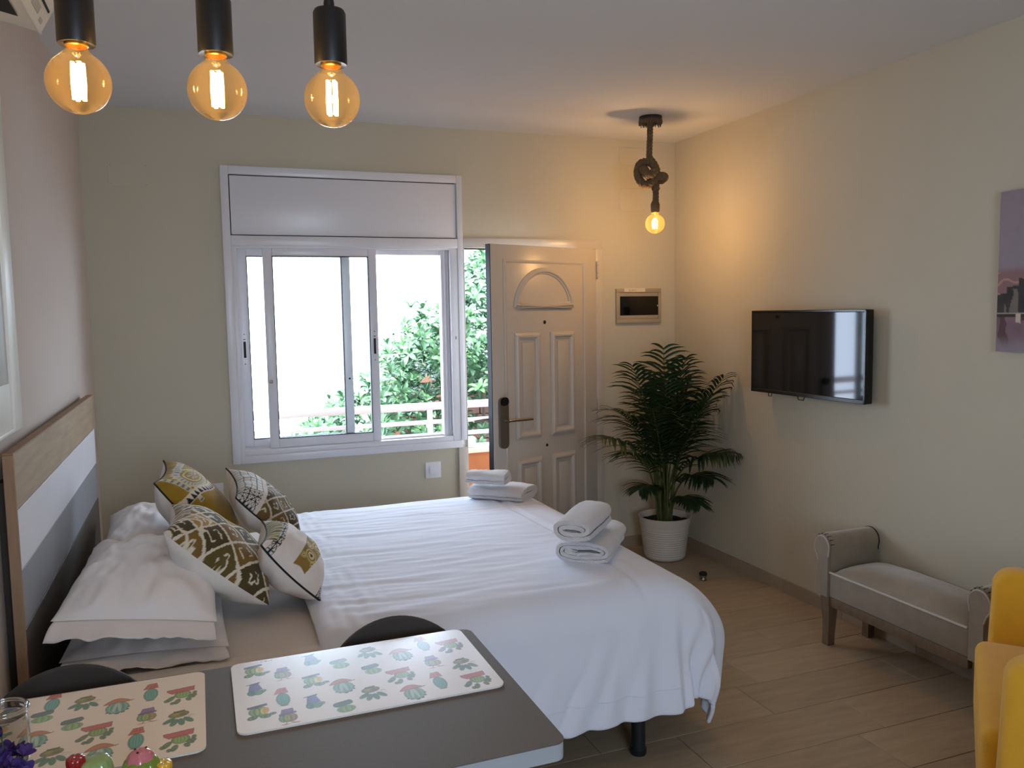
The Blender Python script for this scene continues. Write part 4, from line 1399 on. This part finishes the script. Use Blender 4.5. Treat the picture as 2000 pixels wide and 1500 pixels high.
# ------------------------------------------------------------------ rope lamp
t = thing('rope_lamp', 'knotted jute rope pendant lamp with glowing bulb in the far corner', 'lamp', (2.44, 4.148, 0))
MB().lathe([(0, H - .028), (.058, H - .028), (.064, H - .022), (.064, H), (0, H)], 36).build('canopy', M['darkmetal'], t)
b = MB()
for k in range(46):
    a = k / 46 * 2 * math.pi
    b.tube([(.060 * math.cos(a), .060 * math.sin(a), H - .012), (.063 * math.cos(a), .063 * math.sin(a), H - .03), (.062 * math.cos(a) + random.gauss(0, .002), .062 * math.sin(a), H - .038 - random.random() * .016)], [.004, .0045, .002], 5)
b.build('canopy_fringe', M['rope'], t)
def rope_strands(pts, R=.0088, r=.0096, pitch=.055):
    path = catmull(pts, 16)
    b = MB()
    # parallel transport frames
    Tn = [(path[min(i + 1, len(path) - 1)] - path[max(i - 1, 0)]).normalized() for i in range(len(path))]
    nrm = Vector((0, 1, 0))
    fr, s = [], 0.0
    for i, p in enumerate(path):
        nrm = (nrm - Tn[i] * nrm.dot(Tn[i])).normalized()
        if i: s += (p - path[i - 1]).length
        fr.append((p, nrm.copy(), Tn[i].cross(nrm), s))
    for k in range(3):
        b.tube([p + (n_ * math.cos(2 * math.pi * (s_ / pitch + k / 3)) + bn * math.sin(2 * math.pi * (s_ / pitch + k / 3))) * R for p, n_, bn, s_ in fr], r, 7)
    return b
def rp(x, z, y=0): return (x - 2.44, y, z)
rope_strands([rp(2.438, 2.635), rp(2.436, 2.55), rp(2.432, 2.46), rp(2.432, 2.41)]).build('upper_rope', M['rope'], t, smooth=60)
rope_strands([rp(2.432, 2.415), rp(2.452, 2.385, -.012), rp(2.462, 2.34, -.026), rp(2.438, 2.295, -.030), rp(2.398, 2.268, -.020), rp(2.368, 2.295, -.004), rp(2.366, 2.345, .016), rp(2.388, 2.392, .022), rp(2.425, 2.395, -.018), rp(2.442, 2.352, -.048), rp(2.400, 2.318, -.052), rp(2.378, 2.345, -.030), rp(2.410, 2.362, .022), rp(2.455, 2.320, .030), rp(2.505, 2.302, .012), rp(2.516, 2.316, -.022), rp(2.482, 2.318, -.040), rp(2.446, 2.312, -.020), rp(2.466, 2.282, .0), rp(2.473, 2.25)], .0118, .0128).build('knot', M['rope'], t, smooth=60)
rope_strands([rp(2.472, 2.262), rp(2.473, 2.22), rp(2.472, 2.175)]).build('lower_rope', M['rope'], t, smooth=60)
MB().lathe([(.012, 2.195), (.017, 2.185), (.0235, 2.172), (.026, 2.160), (.0245, 2.130), (.023, 2.122), (0, 2.122)], 24, (.029, 0, 0)).build('socket_wrap', M['rope'], t)
zc = 2.056
bl = MB().lathe([(r_, z_ + zc) for r_, z_ in globe_profile(.056, .016, .062)], 36, (.027, 0, 0)).build('bulb', M['bulbglass'], t, smooth=80, fixn=False)
f = MB()
for k in range(5):
    a = k * 2 * math.pi / 5
    f.tube([(.027 + .005 * math.cos(a), .005 * math.sin(a), zc + .030), (.027 + .016 * math.cos(a), .016 * math.sin(a), zc + .012), (.027 + .012 * math.cos(a), .012 * math.sin(a), zc - .028)], .0026, 6)
f.build('filament', M['filament'], bl)
MB().lathe([(.016, zc + .058), (.022, zc + .060), (.023, zc + .066), (0, zc + .066)], 20, (.027, 0, 0)).build('bulb_cap', M['brass'], bl)
l = bpy.data.lights.new('rope_bulb_light', 'POINT')
l.energy, l.color, l.shadow_soft_size = 12.0, (1.0, .64, .33), .010
lo = bpy.data.objects.new('rope_bulb_light', l); COL.objects.link(lo); lo.parent = t; lo.location = (.027, 0, zc)

# ------------------------------------------------------------------ television
tv = thing('television', 'black flat screen television mounted on the right wall', 'television', (2.88, 3.380, 1.331), math.radians(2.2))
W2, H2 = .402, .222
MB().box(.0, .045, -W2, W2, -H2, H2, .006).build('housing', M['bezel'], tv)
MB().box(-.0035, .0, -W2 + .012, W2 - .012, -H2 + .020, H2 - .012, .001, 1).build('screen', M['screen'], tv)
b = MB()
for q in ((-W2, W2, H2 - .012, H2), (-W2, W2, -H2, -H2 + .020), (-W2, -W2 + .012, -H2, H2), (W2 - .012, W2, -H2, H2)):
    b.box(-.006, .002, q[0], q[1], q[2], q[3], .002, 1)
b.build('bezel', M['bezel'], tv)
MB().box(.045, XR - 2.88, -.10, .10, -.10, .10, .004).build('wall_mount', M['darkmetal'], tv)
for y, w_ in ((.265, .014), (.030, .026)):
    MB().tube([(.012, y - w_, -H2 + .004), (.010, y - w_ * .7, -H2 - .018), (.010, y + w_ * .7, -H2 - .018), (.012, y + w_, -H2 + .004)], .0028, 6).build('stand_clip', M['darkmetal'], tv)

# ------------------------------------------------------------------ painting on the right wall
pt = thing('canvas_painting', 'lilac canvas painting of a dark castle over still water', 'painting', (XR - .032, 1.90, 1.690))
hw, hh = .448, .309
nx, ny = 220, 150
S_, Z_ = np.meshgrid(np.linspace(-hw, hw, nx), np.linspace(-hh, hh, ny), indexing='ij')
u = (hw - S_) / (2 * hw)          # 0 at the far (left in view) edge
v = (hh - Z_) / (2 * hh)          # 0 top, 1 bottom
C = np.empty(u.shape + (3,)); 
sky, mid, dk, wat = np.array(L(150, 137, 147)), np.array(L(140, 104, 104)), np.array(L(34, 26, 26)), np.array(L(128, 96, 106))
C[:] = sky
nz = vnoise(u, v, 14, 3.3)
m = smoothstep(.47, .52, v + .05 * u + nz * .02)[..., None]; C = C * (1 - m) + mid * m
C = np.where(((v > .50) & (v < .64) & (np.sin(v * 90 + nz * 5 + u * 8) > .75))[..., None], np.array(L(186, 140, 124)), C)
cast = (v > .64 - .05 * (u > .045) - .05 * ((u > .10) & (u < .16)) - .07 * ((u > .22) & (u < .40)) + nz * .02) & (v < .755)
C = np.where(cast[..., None], dk * (1 + nz[..., None]), C)
stone = cast & (u > .035) & (np.sin(u * 95) + nz * 1.5 > .35) & (v > .61)
C = np.where(stone[..., None], np.array(L(112, 102, 92)), C)
C = np.where(((v > .755) & (v < .765))[..., None], np.array(L(176, 160, 140)), C)
C = np.where(((v >= .765) & (v < .78))[..., None], dk, C)
refl = (v >= .78)
C = np.where(refl[..., None], wat * (1 + nz[..., None] * .3), C)
drip = refl & (np.sin(u * 60 + nz * 2) > .3) & (v < .80 + .09 * (1 + np.sin(u * 37)))
C = np.where(drip[..., None], np.array(L(84, 52, 52)), C)
C = np.where(((abs(u - .10) < .012) & (v > .765) & (v < .85) & (nz > -.2))[..., None], np.array(L(206, 190, 170)), C)
m = smoothstep(.88, 1.0, v)[..., None]; C = C * (1 - m) + sky * .95 * m
o = MB().grid(np.stack([np.full_like(S_, -.0006), S_, Z_], -1)).build('painted_face', M['canvas'], pt, fixn=False, smooth=0)
colors(o, C)
MB().box(0, .030, -hw, hw, -hh, hh, .002, 1).build('stretcher', M['canvasedge'], pt)

# ------------------------------------------------------------------ air conditioner, framed panel on the left wall
ac = thing('air_conditioner', 'white wall unit with dark outlet slot at the top left corner', 'air conditioner', (XL, 2.40, 0))
prof = [(0, 2.315), (.115, 2.300), (.184, 2.282), (.214, 2.338), (.225, 2.42), (.222, 2.56), (.20, 2.60), (0, 2.60)]
MB().prism(prof, -.86, 0, 'y').build('body', M['acwhite'], ac)
MB().prism([(.105, 2.2985), (.150, 2.2885), (.150, 2.2875), (.105, 2.2975)], -.80, -.095, 'y').build('outlet_slot', M['acdark'], ac)
MB().prism([(.098, 2.3015), (.105, 2.2998), (.105, 2.294), (.098, 2.2955)], -.82, -.085, 'y').build('slot_lip', M['framewhite'], ac)
MB().prism([(.178, 2.2835), (.1845, 2.2822), (.187, 2.2788), (.181, 2.2795)], -.84, .0, 'y').build('front_lip', M['framewhite'], ac)
MB().prism([(.206, 2.322), (.2085, 2.327), (.2105, 2.3265), (.208, 2.3215)], -.86, -.03, 'y').build('seam', M['acdark'], ac)
MB().prism([(.1925, 2.2965), (.2015, 2.3135), (.2025, 2.3130), (.1935, 2.2960)], -.18, -.10, 'y').build('sticker', M['sticker'], ac)
MB().prism([(.189, 2.2905), (.194, 2.2998), (.195, 2.2993), (.190, 2.2900)], -.07, -.04, 'y').build('sticker', M['sticker'], ac)

fp = thing('framed_panel', 'white framed grey panel at the left edge above the headboard', 'picture', (XL, 2.77, 1.252))
b = MB()
FW, FH = .62, 1.0
b.box(.0, .020, -.105, 0, 0, FH, .003).box(0, .020, -FW, -FW + .105, 0, FH, .003).box(0, .020, -FW + .105, -.105, FH - .09, FH, .003).box(0, .020, -FW + .105, -.105, 0, .012, .003)
b.build('frame', M['framewhite'], fp)
MB().box(0, .010, -FW + .105, -.105, .14, FH - .09).build('grey_panel', M['framegrey'], fp, 0)
MB().box(0, .014, -FW + .105, -.112, .012, .14, .002).build('white_panel', M['framewhite'], fp)

# ------------------------------------------------------------------ potted palm
pl = thing('potted_palm', 'tall areca palm in a white ribbed pot in the far corner', 'plant', (2.708, 4.44, 0))
prof = [(0, .004), (.118, .004), (.124, .010)]
for k in range(13):
    z = .02 + k * .0145
    r = .126 + .033 * z / .27
    prof += [(r, z), (r + .0022, z + .006), (r, z + .0125)]
prof += [(.158, .225), (.160, .262), (.166, .264), (.167, .272), (.162, .274), (.156, .268), (.152, .235), (0, .235)]
MB().lathe(prof, 48).build('pot', M['pot'], pl, smooth=50)
b = MB()
P = [[((.151 * q / 7) * math.cos(a), (.151 * q / 7) * math.sin(a), .238 + mnoise.noise(Vector((q * .8 * math.cos(a), q * .8 * math.sin(a), 2))) * .008) for q in range(8)] for a in np.linspace(0, 2 * math.pi, 25)[:-1]]
b.grid(P, closed_u=True).build('soil', M['soil'], pl)
def px_ray(px, py, y):
    d = [CF[i] + (px - 1000) / F_PX * CR[i] - (py - 750) / F_PX * CU[i] for i in range(3)]
    k = y / d[1]
    return Vector((d[0] * k, y, CAM_Z + d[2] * k))
def frond(base, tip, rise, leafL, seed, nleaf=21, droop=.5, start=.46):
    rs = random.Random(seed)
    base, tip = Vector(base), Vector(tip)
    mid = base.lerp(tip, .45) + Vector((0, 0, rise))
    p1 = base + Vector(((tip.x - base.x) * .10, (tip.y - base.y) * .10, (mid.z - base.z) * .65))
    path = []
    for k in range(29):
        s = k / 28
        a = base.lerp(p1, s); b_ = p1.lerp(mid, s); c_ = mid.lerp(tip, s)
        path.append(a.lerp(b_, s).lerp(b_.lerp(c_, s), s))
    st = MB().tube(path, list(np.linspace(.0075, .0015, 29)), 6).build('frond_stem', M['palmstem'], pl)
    b = MB()
    for k in range(nleaf):
        s = start + (1 - start) * (k / (nleaf - 1)) ** .9
        f_ = s * 28
        i = min(int(f_), 27)
        p = path[i].lerp(path[i + 1], f_ - i)
        tan = (path[i + 1] - path[i]).normalized()
        sd = tan.cross(Vector((0, 0, 1)))
        sd = sd.normalized() if sd.length > .05 else Vector((1, 0, 0))
        up = sd.cross(tan)
        env = math.sin(math.pi * (.12 + .80 * (s - start) / (1 - start))) ** .7
        for sg in (-1, 1):
            Lf = leafL * 1.12 * env * rs.uniform(.85, 1.12)
            d0 = (sd * sg * .75 + tan * (.62 + .35 * (s - start)) + up * rs.uniform(.15, .42)).normalized()
            wv = tan.cross(d0).cross(d0).normalized()
            rows = []
            q = Vector(p); d = d0.copy()
            nseg = 5
            for j in range(nseg + 1):
                w = .0092 * math.sin(math.pi * min(.98, .16 + .84 * j / nseg)) ** .8 * (1 if j < nseg else .1)
                rows.append([tuple(q - wv * w), tuple(q + up * .0018), tuple(q + wv * w)])
                d = (d + Vector((0, 0, -droop * .19 * (1 + rs.uniform(-.3, .3))))).normalized()
                q = q + d * Lf / nseg
            b.grid(rows)
    # keep foliage off the two walls of the corner
    lim_x, lim_y = XR - .006 - 2.708, D - .006 - 4.44
    b.v = [(min(x, lim_x - .02 * abs(math.sin(z * 40))), min(y, lim_y), z) for x, y, z in b.v]
    b.build('leaflets', M['palm'], st, smooth=0, fixn=False)
tips = [  # px, py of the tip in the photograph frame, depth, arch
    (1296, 682, 4.36, .18, .25), (1338, 702, 4.24, .26, .25), (1412, 738, 4.02, .34, .27), (1236, 716, 4.34, .30, .25),
    (1200, 800, 4.30, .42, .24), (1178, 852, 4.26, .34, .26), (1425, 885, 4.00, .34, .26), (1392, 772, 4.08, .30, .24),
    (1392, 935, 4.05, .28, .20), (1250, 955, 4.38, .22, .16), (1366, 985, 4.10, .18, .15), (1268, 745, 4.52, .24, .24),
    (1318, 725, 4.42, .22, .26), (1360, 840, 4.06, .30, .22), (1228, 885, 4.20, .30, .20), (1275, 800, 4.10, .22, .24),
    (1330, 800, 4.16, .20, .24), (1350, 740, 4.30, .22, .24), (1300, 740, 4.25, .2, .24)]
for i, (px, py, y, rise, lf) in enumerate(tips):
    tp = px_ray(px, py, y) - Vector((2.708, 4.44, 0))
    a = i * 2.4
    bs = (.045 * math.cos(a) * (.4 + .6 * (i % 3) / 2), .045 * math.sin(a) * (.4 + .6 * (i % 3) / 2), .238)
    frond(bs, tp, rise * .6 + .05, lf, i + 3, droop=1.15)
for i in range(10):
    a = i * .9
    x, y = .04 * math.cos(a), .04 * math.sin(a)
    MB().tube([(x, y, .236), (x * 1.3, y * 1.3, .38), (x * 1.8 + random.gauss(0, .01), y * 1.8, .62)], [.009, .008, .005], 7).build('cane', M['palmstem'], pl)

# ------------------------------------------------------------------ upholstered bench
bn = thing('upholstered_bench', 'taupe velvet bench with scroll arms against the right wall', 'bench', (0, 0, 0))
X0, X1 = 2.655, 2.945
def arm(yc, sg, label=None):
    """scroll arm, sg=+1 rolls towards +y"""
    # outline in (y,z): panel then scroll
    R = .054
    yp0, yp1 = yc - .036, yc + .036
    cy, cz = yc + sg * .012, .470
    out = []
    for k in range(0, 27):
        a = math.radians(-50 + 250 * k / 26) if sg > 0 else math.radians(230 - 250 * k / 26)
        out.append((cy + R * math.cos(a), cz + R * math.sin(a)))
    if sg > 0:
        poly = [(yp1, .235)] + [(yp1, .40)] + out + [(yp0 , .43), (yp0, .235)]
    else:
        poly = [(yp0, .235)] + [(yp0, .40)] + out + [(yp1, .43), (yp1, .235)]
    a = MB().prism(poly, X0 + .008, X1, 'x').build('arm', M['velvet'], bn, smooth=50)
    sm = [(cy + (p[0] - cy) * .86, .235 + (p[1] - .235) * .965) for p in poly]
    MB().prism(sm, X0 - .004, X0 + .0079, 'x').build('arm_facing', M['velvet'], a, smooth=30)
    MB().tube([(X0 - .002, p[0], p[1]) for p in sm[1:-1]], .0035, 6).build('piping', M['velvetpipe'], a)
    MB().tube([(X1 - .004, p[0], p[1]) for p in poly[1:-1]], .003, 6).build('rear_piping', M['piping'], a)
    b = MB()
    for k in range(7):
        ang = math.radians(35 + 22 * k) if sg > 0 else math.radians(145 - 22 * k)
        b.tube([(X0 + .006, cy + (R - .002) * math.cos(ang), cz + (R - .002) * math.sin(ang)), (X0 + .026, cy + (R + .001) * math.cos(ang), cz + (R + .001) * math.sin(ang))], [.003, .001], 5)
    b.build('gathers', M['hb_back'], a)
arm(2.965, 1)
arm(2.165, -1)
MB().box(X0 + .004, X1 - .004, 2.2015, 2.9285, .238, .352, .006).build('apron', M['velvet'], bn)
P = []
for i in range(36):
    s = i / 35
    row = []
    for j in range(16):
        q = j / 15
        h = (max(0, 1 - abs(2 * s - 1) ** 4) * max(0, 1 - abs(2 * q - 1) ** 3)) ** .6
        row.append((X0 + .006 + q * (X1 - X0 - .012), 2.203 + s * .724, .345 + .072 * h + mnoise.noise(Vector((s * 6, q * 4, 1))) * .004 * h))
    P.append(row)
MB().grid(P).build('seat_cushion', M['velvet'], bn, smooth=80)
MB().tube([(X0 + .002, 2.203, .353), (X0 + .001, 2.56, .3535), (X0 + .002, 2.927, .353)], .0055, 8).build('seat_piping', M['velvetpipe'], bn)
MB().box(X0 + .006, X0 + .030, 2.20, 2.93, .192, .237, .003).build('front_rail', M['benchwood'], bn)
MB().box(X1 - .030, X1 - .006, 2.20, 2.93, .192, .237, .003).build('rear_rail', M['benchwood'], bn)
for x, sx in ((X0 + .026, 0), (X1 - .026, 0)):
    for y, sg in ((2.955, 1), (2.148, -1)):
        b = MB()
        secs = [(0, .019, .002), (.05, .019, .000), (.12, .021, -.004), (.19, .026, .0), (.236, .026, .0)]
        rows = []
        for z, hw_, off in secs:
            yy = y + sg * off
            rows.append([(x - hw_, yy - hw_, z), (x + hw_, yy - hw_, z), (x + hw_, yy + hw_, z), (x - hw_, yy + hw_, z)])
        for k in range(len(rows)): b.v.extend(rows[k])
        for k in range(len(rows) - 1):
            for i in range(4):
                j = (i + 1) % 4
                b.f.append((k * 4 + i, k * 4 + j, k * 4 + 4 + j, k * 4 + 4 + i))
        b.f += [(3, 2, 1, 0), tuple(len(b.v) - 4 + i for i in range(4))]
        b.build('leg', M['benchwood'], bn, smooth=20)

# ------------------------------------------------------------------ mustard armchair
ach = thing('armchair', 'mustard yellow fabric armchair at the right edge', 'armchair', (2.482, 1.560, 0), math.radians(40.7))
def soft_profile_arm(x0, x1):
    """arm: rounded slab, outline in (y,z)"""
    poly = []
    pts = [(.305, .14), (.318, .30), (.312, .46)]
    for k in range(9):
        a = math.radians(10 + 80 * k / 8)
        pts.append((.242 + .066 * math.cos(a), .600 + .066 * math.sin(a)))
    pts += [(.0, .665), (-.20, .668), (-.285, .665), (-.29, .14)]
    bm = bmesh.new()
    vs = [bm.verts.new((x0, p[0], p[1])) for p in pts]
    fc = bm.faces.new(vs)
    ex = bmesh.ops.extrude_face_region(bm, geom=[fc])
    bmesh.ops.translate(bm, verts=[v for v in ex['geom'] if isinstance(v, bmesh.types.BMVert)], vec=(x1 - x0, 0, 0))
    side = [e for e in bm.edges if abs(e.verts[0].co.x - e.verts[1].co.x) < 1e-6]
    bmesh.ops.bevel(bm, geom=side, offset=.022, segments=4, affect='EDGES', profile=.5)
    return MB().bm(bm)
soft_profile_arm(.275, .365).build('arm', M['yellow'], ach, smooth=50)
soft_profile_arm(-.535, -.445).build('arm', M['yellow'], ach, smooth=50)
MB().box(-.442, .272, -.25, .355, .175, .425, .035, 5).build('seat_cushion', M['yellow'], ach, smooth=60)
MB().box(-.438, .268, -.27, .20, .095, .172, .02, 4).build('seat_base', M['yellow'], ach, smooth=60)
MB().box(-.442, .272, -.305, -.17, .15, .82, .045, 5).build('backrest', M['yellow'], ach, smooth=60)
for x in (-.47, .30):
    for y in (-.25, .25):
        MB().tube([(x, y, .14), (x * 1.04, y * 1.05, 0)], [.018, .011], 10).build('leg', M['chairleg'], ach)

# ------------------------------------------------------------------ door stop
ds = thing('door_stop', 'small black and steel door stop on the floor beyond the bed', 'door stop', (2.675, 3.965, 0))
MB().lathe([(0, 0), (.020, 0), (.021, .004), (.017, .010), (.017, .022), (0, .022)], 24).build('base', M['steel'], ds)
MB().lathe([(.017, .022), (.023, .024), (.023, .030), (.019, .031)], 24).build('ring', M['steel'], ds)
MB().lathe([(.019, .030), (.023, .033), (.023, .042), (.018, .047), (0, .048)], 24).build('rubber_cap', M['gasket'], ds)

# ------------------------------------------------------------------ jar with violets, ceramic cacti
jz = TZ + .0046
jar = thing('glass_jar', 'clear glass jar on the tinted placemat at the left edge', 'jar', (-.360, 1.672, jz))
MB().lathe([(0, .004), (.030, .004), (.036, .012), (.039, .030), (.039, .085), (.036, .096), (.037, .104), (.0405, .107), (.0405, .114), (.037, .117), (.0345, .113), (.034, .100), (.036, .084), (.036, .030), (.033, .014), (0, .010)], 40).build('glass_body', M['jarglass'], jar, smooth=60)
MB().lathe([(.0375, .110), (.0415, .1125), (.0375, .1165), (.034, .1135), (.0375, .110)], 40).build('rim', M['jarglass'], jar, smooth=60)
fl = thing('violet_posy', 'bunch of dark violet flowers in front of the glass jar', 'flowers', (-.335, 1.565, TZ + .0046))
st = MB()
petal = MB()
P = []
for i in range(5):
    s = i / 4
    w = .0085 * math.sin(math.pi * (.1 + .85 * s)) ** .7
    P.append([(-w, s * .024, .004 * s * s + w * .4), (0, s * .024, .006 * s * s), (w, s * .024, .004 * s * s + w * .4)])
petal.grid(P)
pet0 = None
rs = random.Random(3)
for k in range(34):
    a = rs.uniform(0, 6.28)
    r = .042 * math.sqrt(rs.random())
    z = .014 + rs.random() * .105 * (1 - r / .07)
    c = Vector((r * math.cos(a) * .95 - .01, r * math.sin(a) * .8, z))
    st.tube([(c.x * .3, c.y * .3, .002), tuple(c * .7), tuple(c)], .0013, 5)
    ax = Vector((c.x * 14 + rs.gauss(0, .3), c.y * 14 - .4, .8)).normalized().to_track_quat('Z', 'Y').to_matrix()
    for j in range(5):
        R = ax @ Matrix.Rotation(j * 1.2566, 3, 'Z') @ Matrix.Rotation(math.radians(rs.uniform(10, 50)), 3, 'X')
        if pet0 is None:
            o = pet0 = petal.build('petal', M['petal'], fl, fixn=False)
        else:
            o = copy_to(pet0, fl)
        o.location, o.rotation_euler = c, R.to_euler()
        o.scale = (rs.uniform(.7, 1.1),) * 3
st.build('stems', M['stem'], fl)

def ribbed(b, c, R, Hh, ribs, depth, n=60, m=18, tp=.35):
    P = []
    for i in range(n):
        a = 2 * math.pi * i / n
        row = []
        for j in range(m + 1):
            s = j / m
            ph = s * math.pi
            rr = R * math.sin(.25 + ph * .86) ** tp * (1 - depth * (1 - abs(math.cos(a * ribs / 2))))
            if j == 0 or j == m: rr = .0004
            row.append((c[0] + rr * math.cos(a), c[1] + rr * math.sin(a), c[2] + Hh * (1 - math.cos(ph)) / 2))
        P.append(row)
    return b.grid(P, closed_u=True)
sh = thing('ceramic_cactus', 'glazed green ceramic cactus shaker with pink dimpled top', 'shaker', (-.121, 1.440, TZ))
ribbed(MB(), (0, 0, 0), .034, .094, 9, .12, tp=.42).build('body', M['cactus'], sh, smooth=70)
tp_ = MB()
P = []
for i in range(40):
    a = 2 * math.pi * i / 40
    P.append([(rr * (1 + .06 * math.sin(a * 7) * (q / 7)) * math.cos(a), rr * (1 + .06 * math.sin(a * 7) * (q / 7)) * math.sin(a), .108 - .026 * (q / 7) ** 2.2) for q, rr in [(q, .0005 + .0225 * math.sin(q / 7 * 1.57)) for q in range(8)]])
pk = tp_.grid(P, closed_u=True).build('pink_top', M['pink'], sh, smooth=70)
for a, r in ((0.4, .010), (2.6, .009), (4.4, .010)):
    MB().lathe([(0, 0), (.0018, 0), (.0018, .0015), (0, .0015)], 10, (r * math.cos(a), r * math.sin(a), .1068)).build('hole', M['darkmetal'], pk)
s2 = thing('ceramic_cactus', 'light green glazed ceramic cactus with a red flower', 'shaker', (-.196, 1.500, TZ))
ribbed(MB(), (0, 0, 0), .030, .078, 8, .10).build('body', M['cactuslight'], s2, smooth=70)
rf = MB()
for k in range(6):
    a = k * 1.047
    ribbed(rf, (-.028 + .007 * math.cos(a), -.004 + .007 * math.sin(a), .070), .0085, .018, 1, 0, 14, 8)
rf.build('red_flower', M['red'], s2, smooth=70)
MB().tube([(-.02, 0, .04), (-.028, -.004, .074)], .006, 8).build('flower_stalk', M['cactus'], s2)
ribbed(MB(), (-.036, -.020, 0), .020, .062, 7, .10, 40, 12).build('side_shoot', M['cactus'], s2, smooth=70)
s3 = thing('ceramic_cactus', 'small yellow topped ceramic cactus at the bottom edge', 'shaker', (-.087, 1.437, TZ))
ribbed(MB(), (0, 0, 0), .016, .070, 7, .10, 40, 12).build('body', M['cactus'], s3, smooth=70)
yf = MB()
for k in range(7):
    a = k * .8976
    ribbed(yf, (.007 * math.cos(a), .007 * math.sin(a), .066), .0075, .015, 1, 0, 14, 8)
yf.build('yellow_flower', M['yellowglaze'], s3, smooth=70)
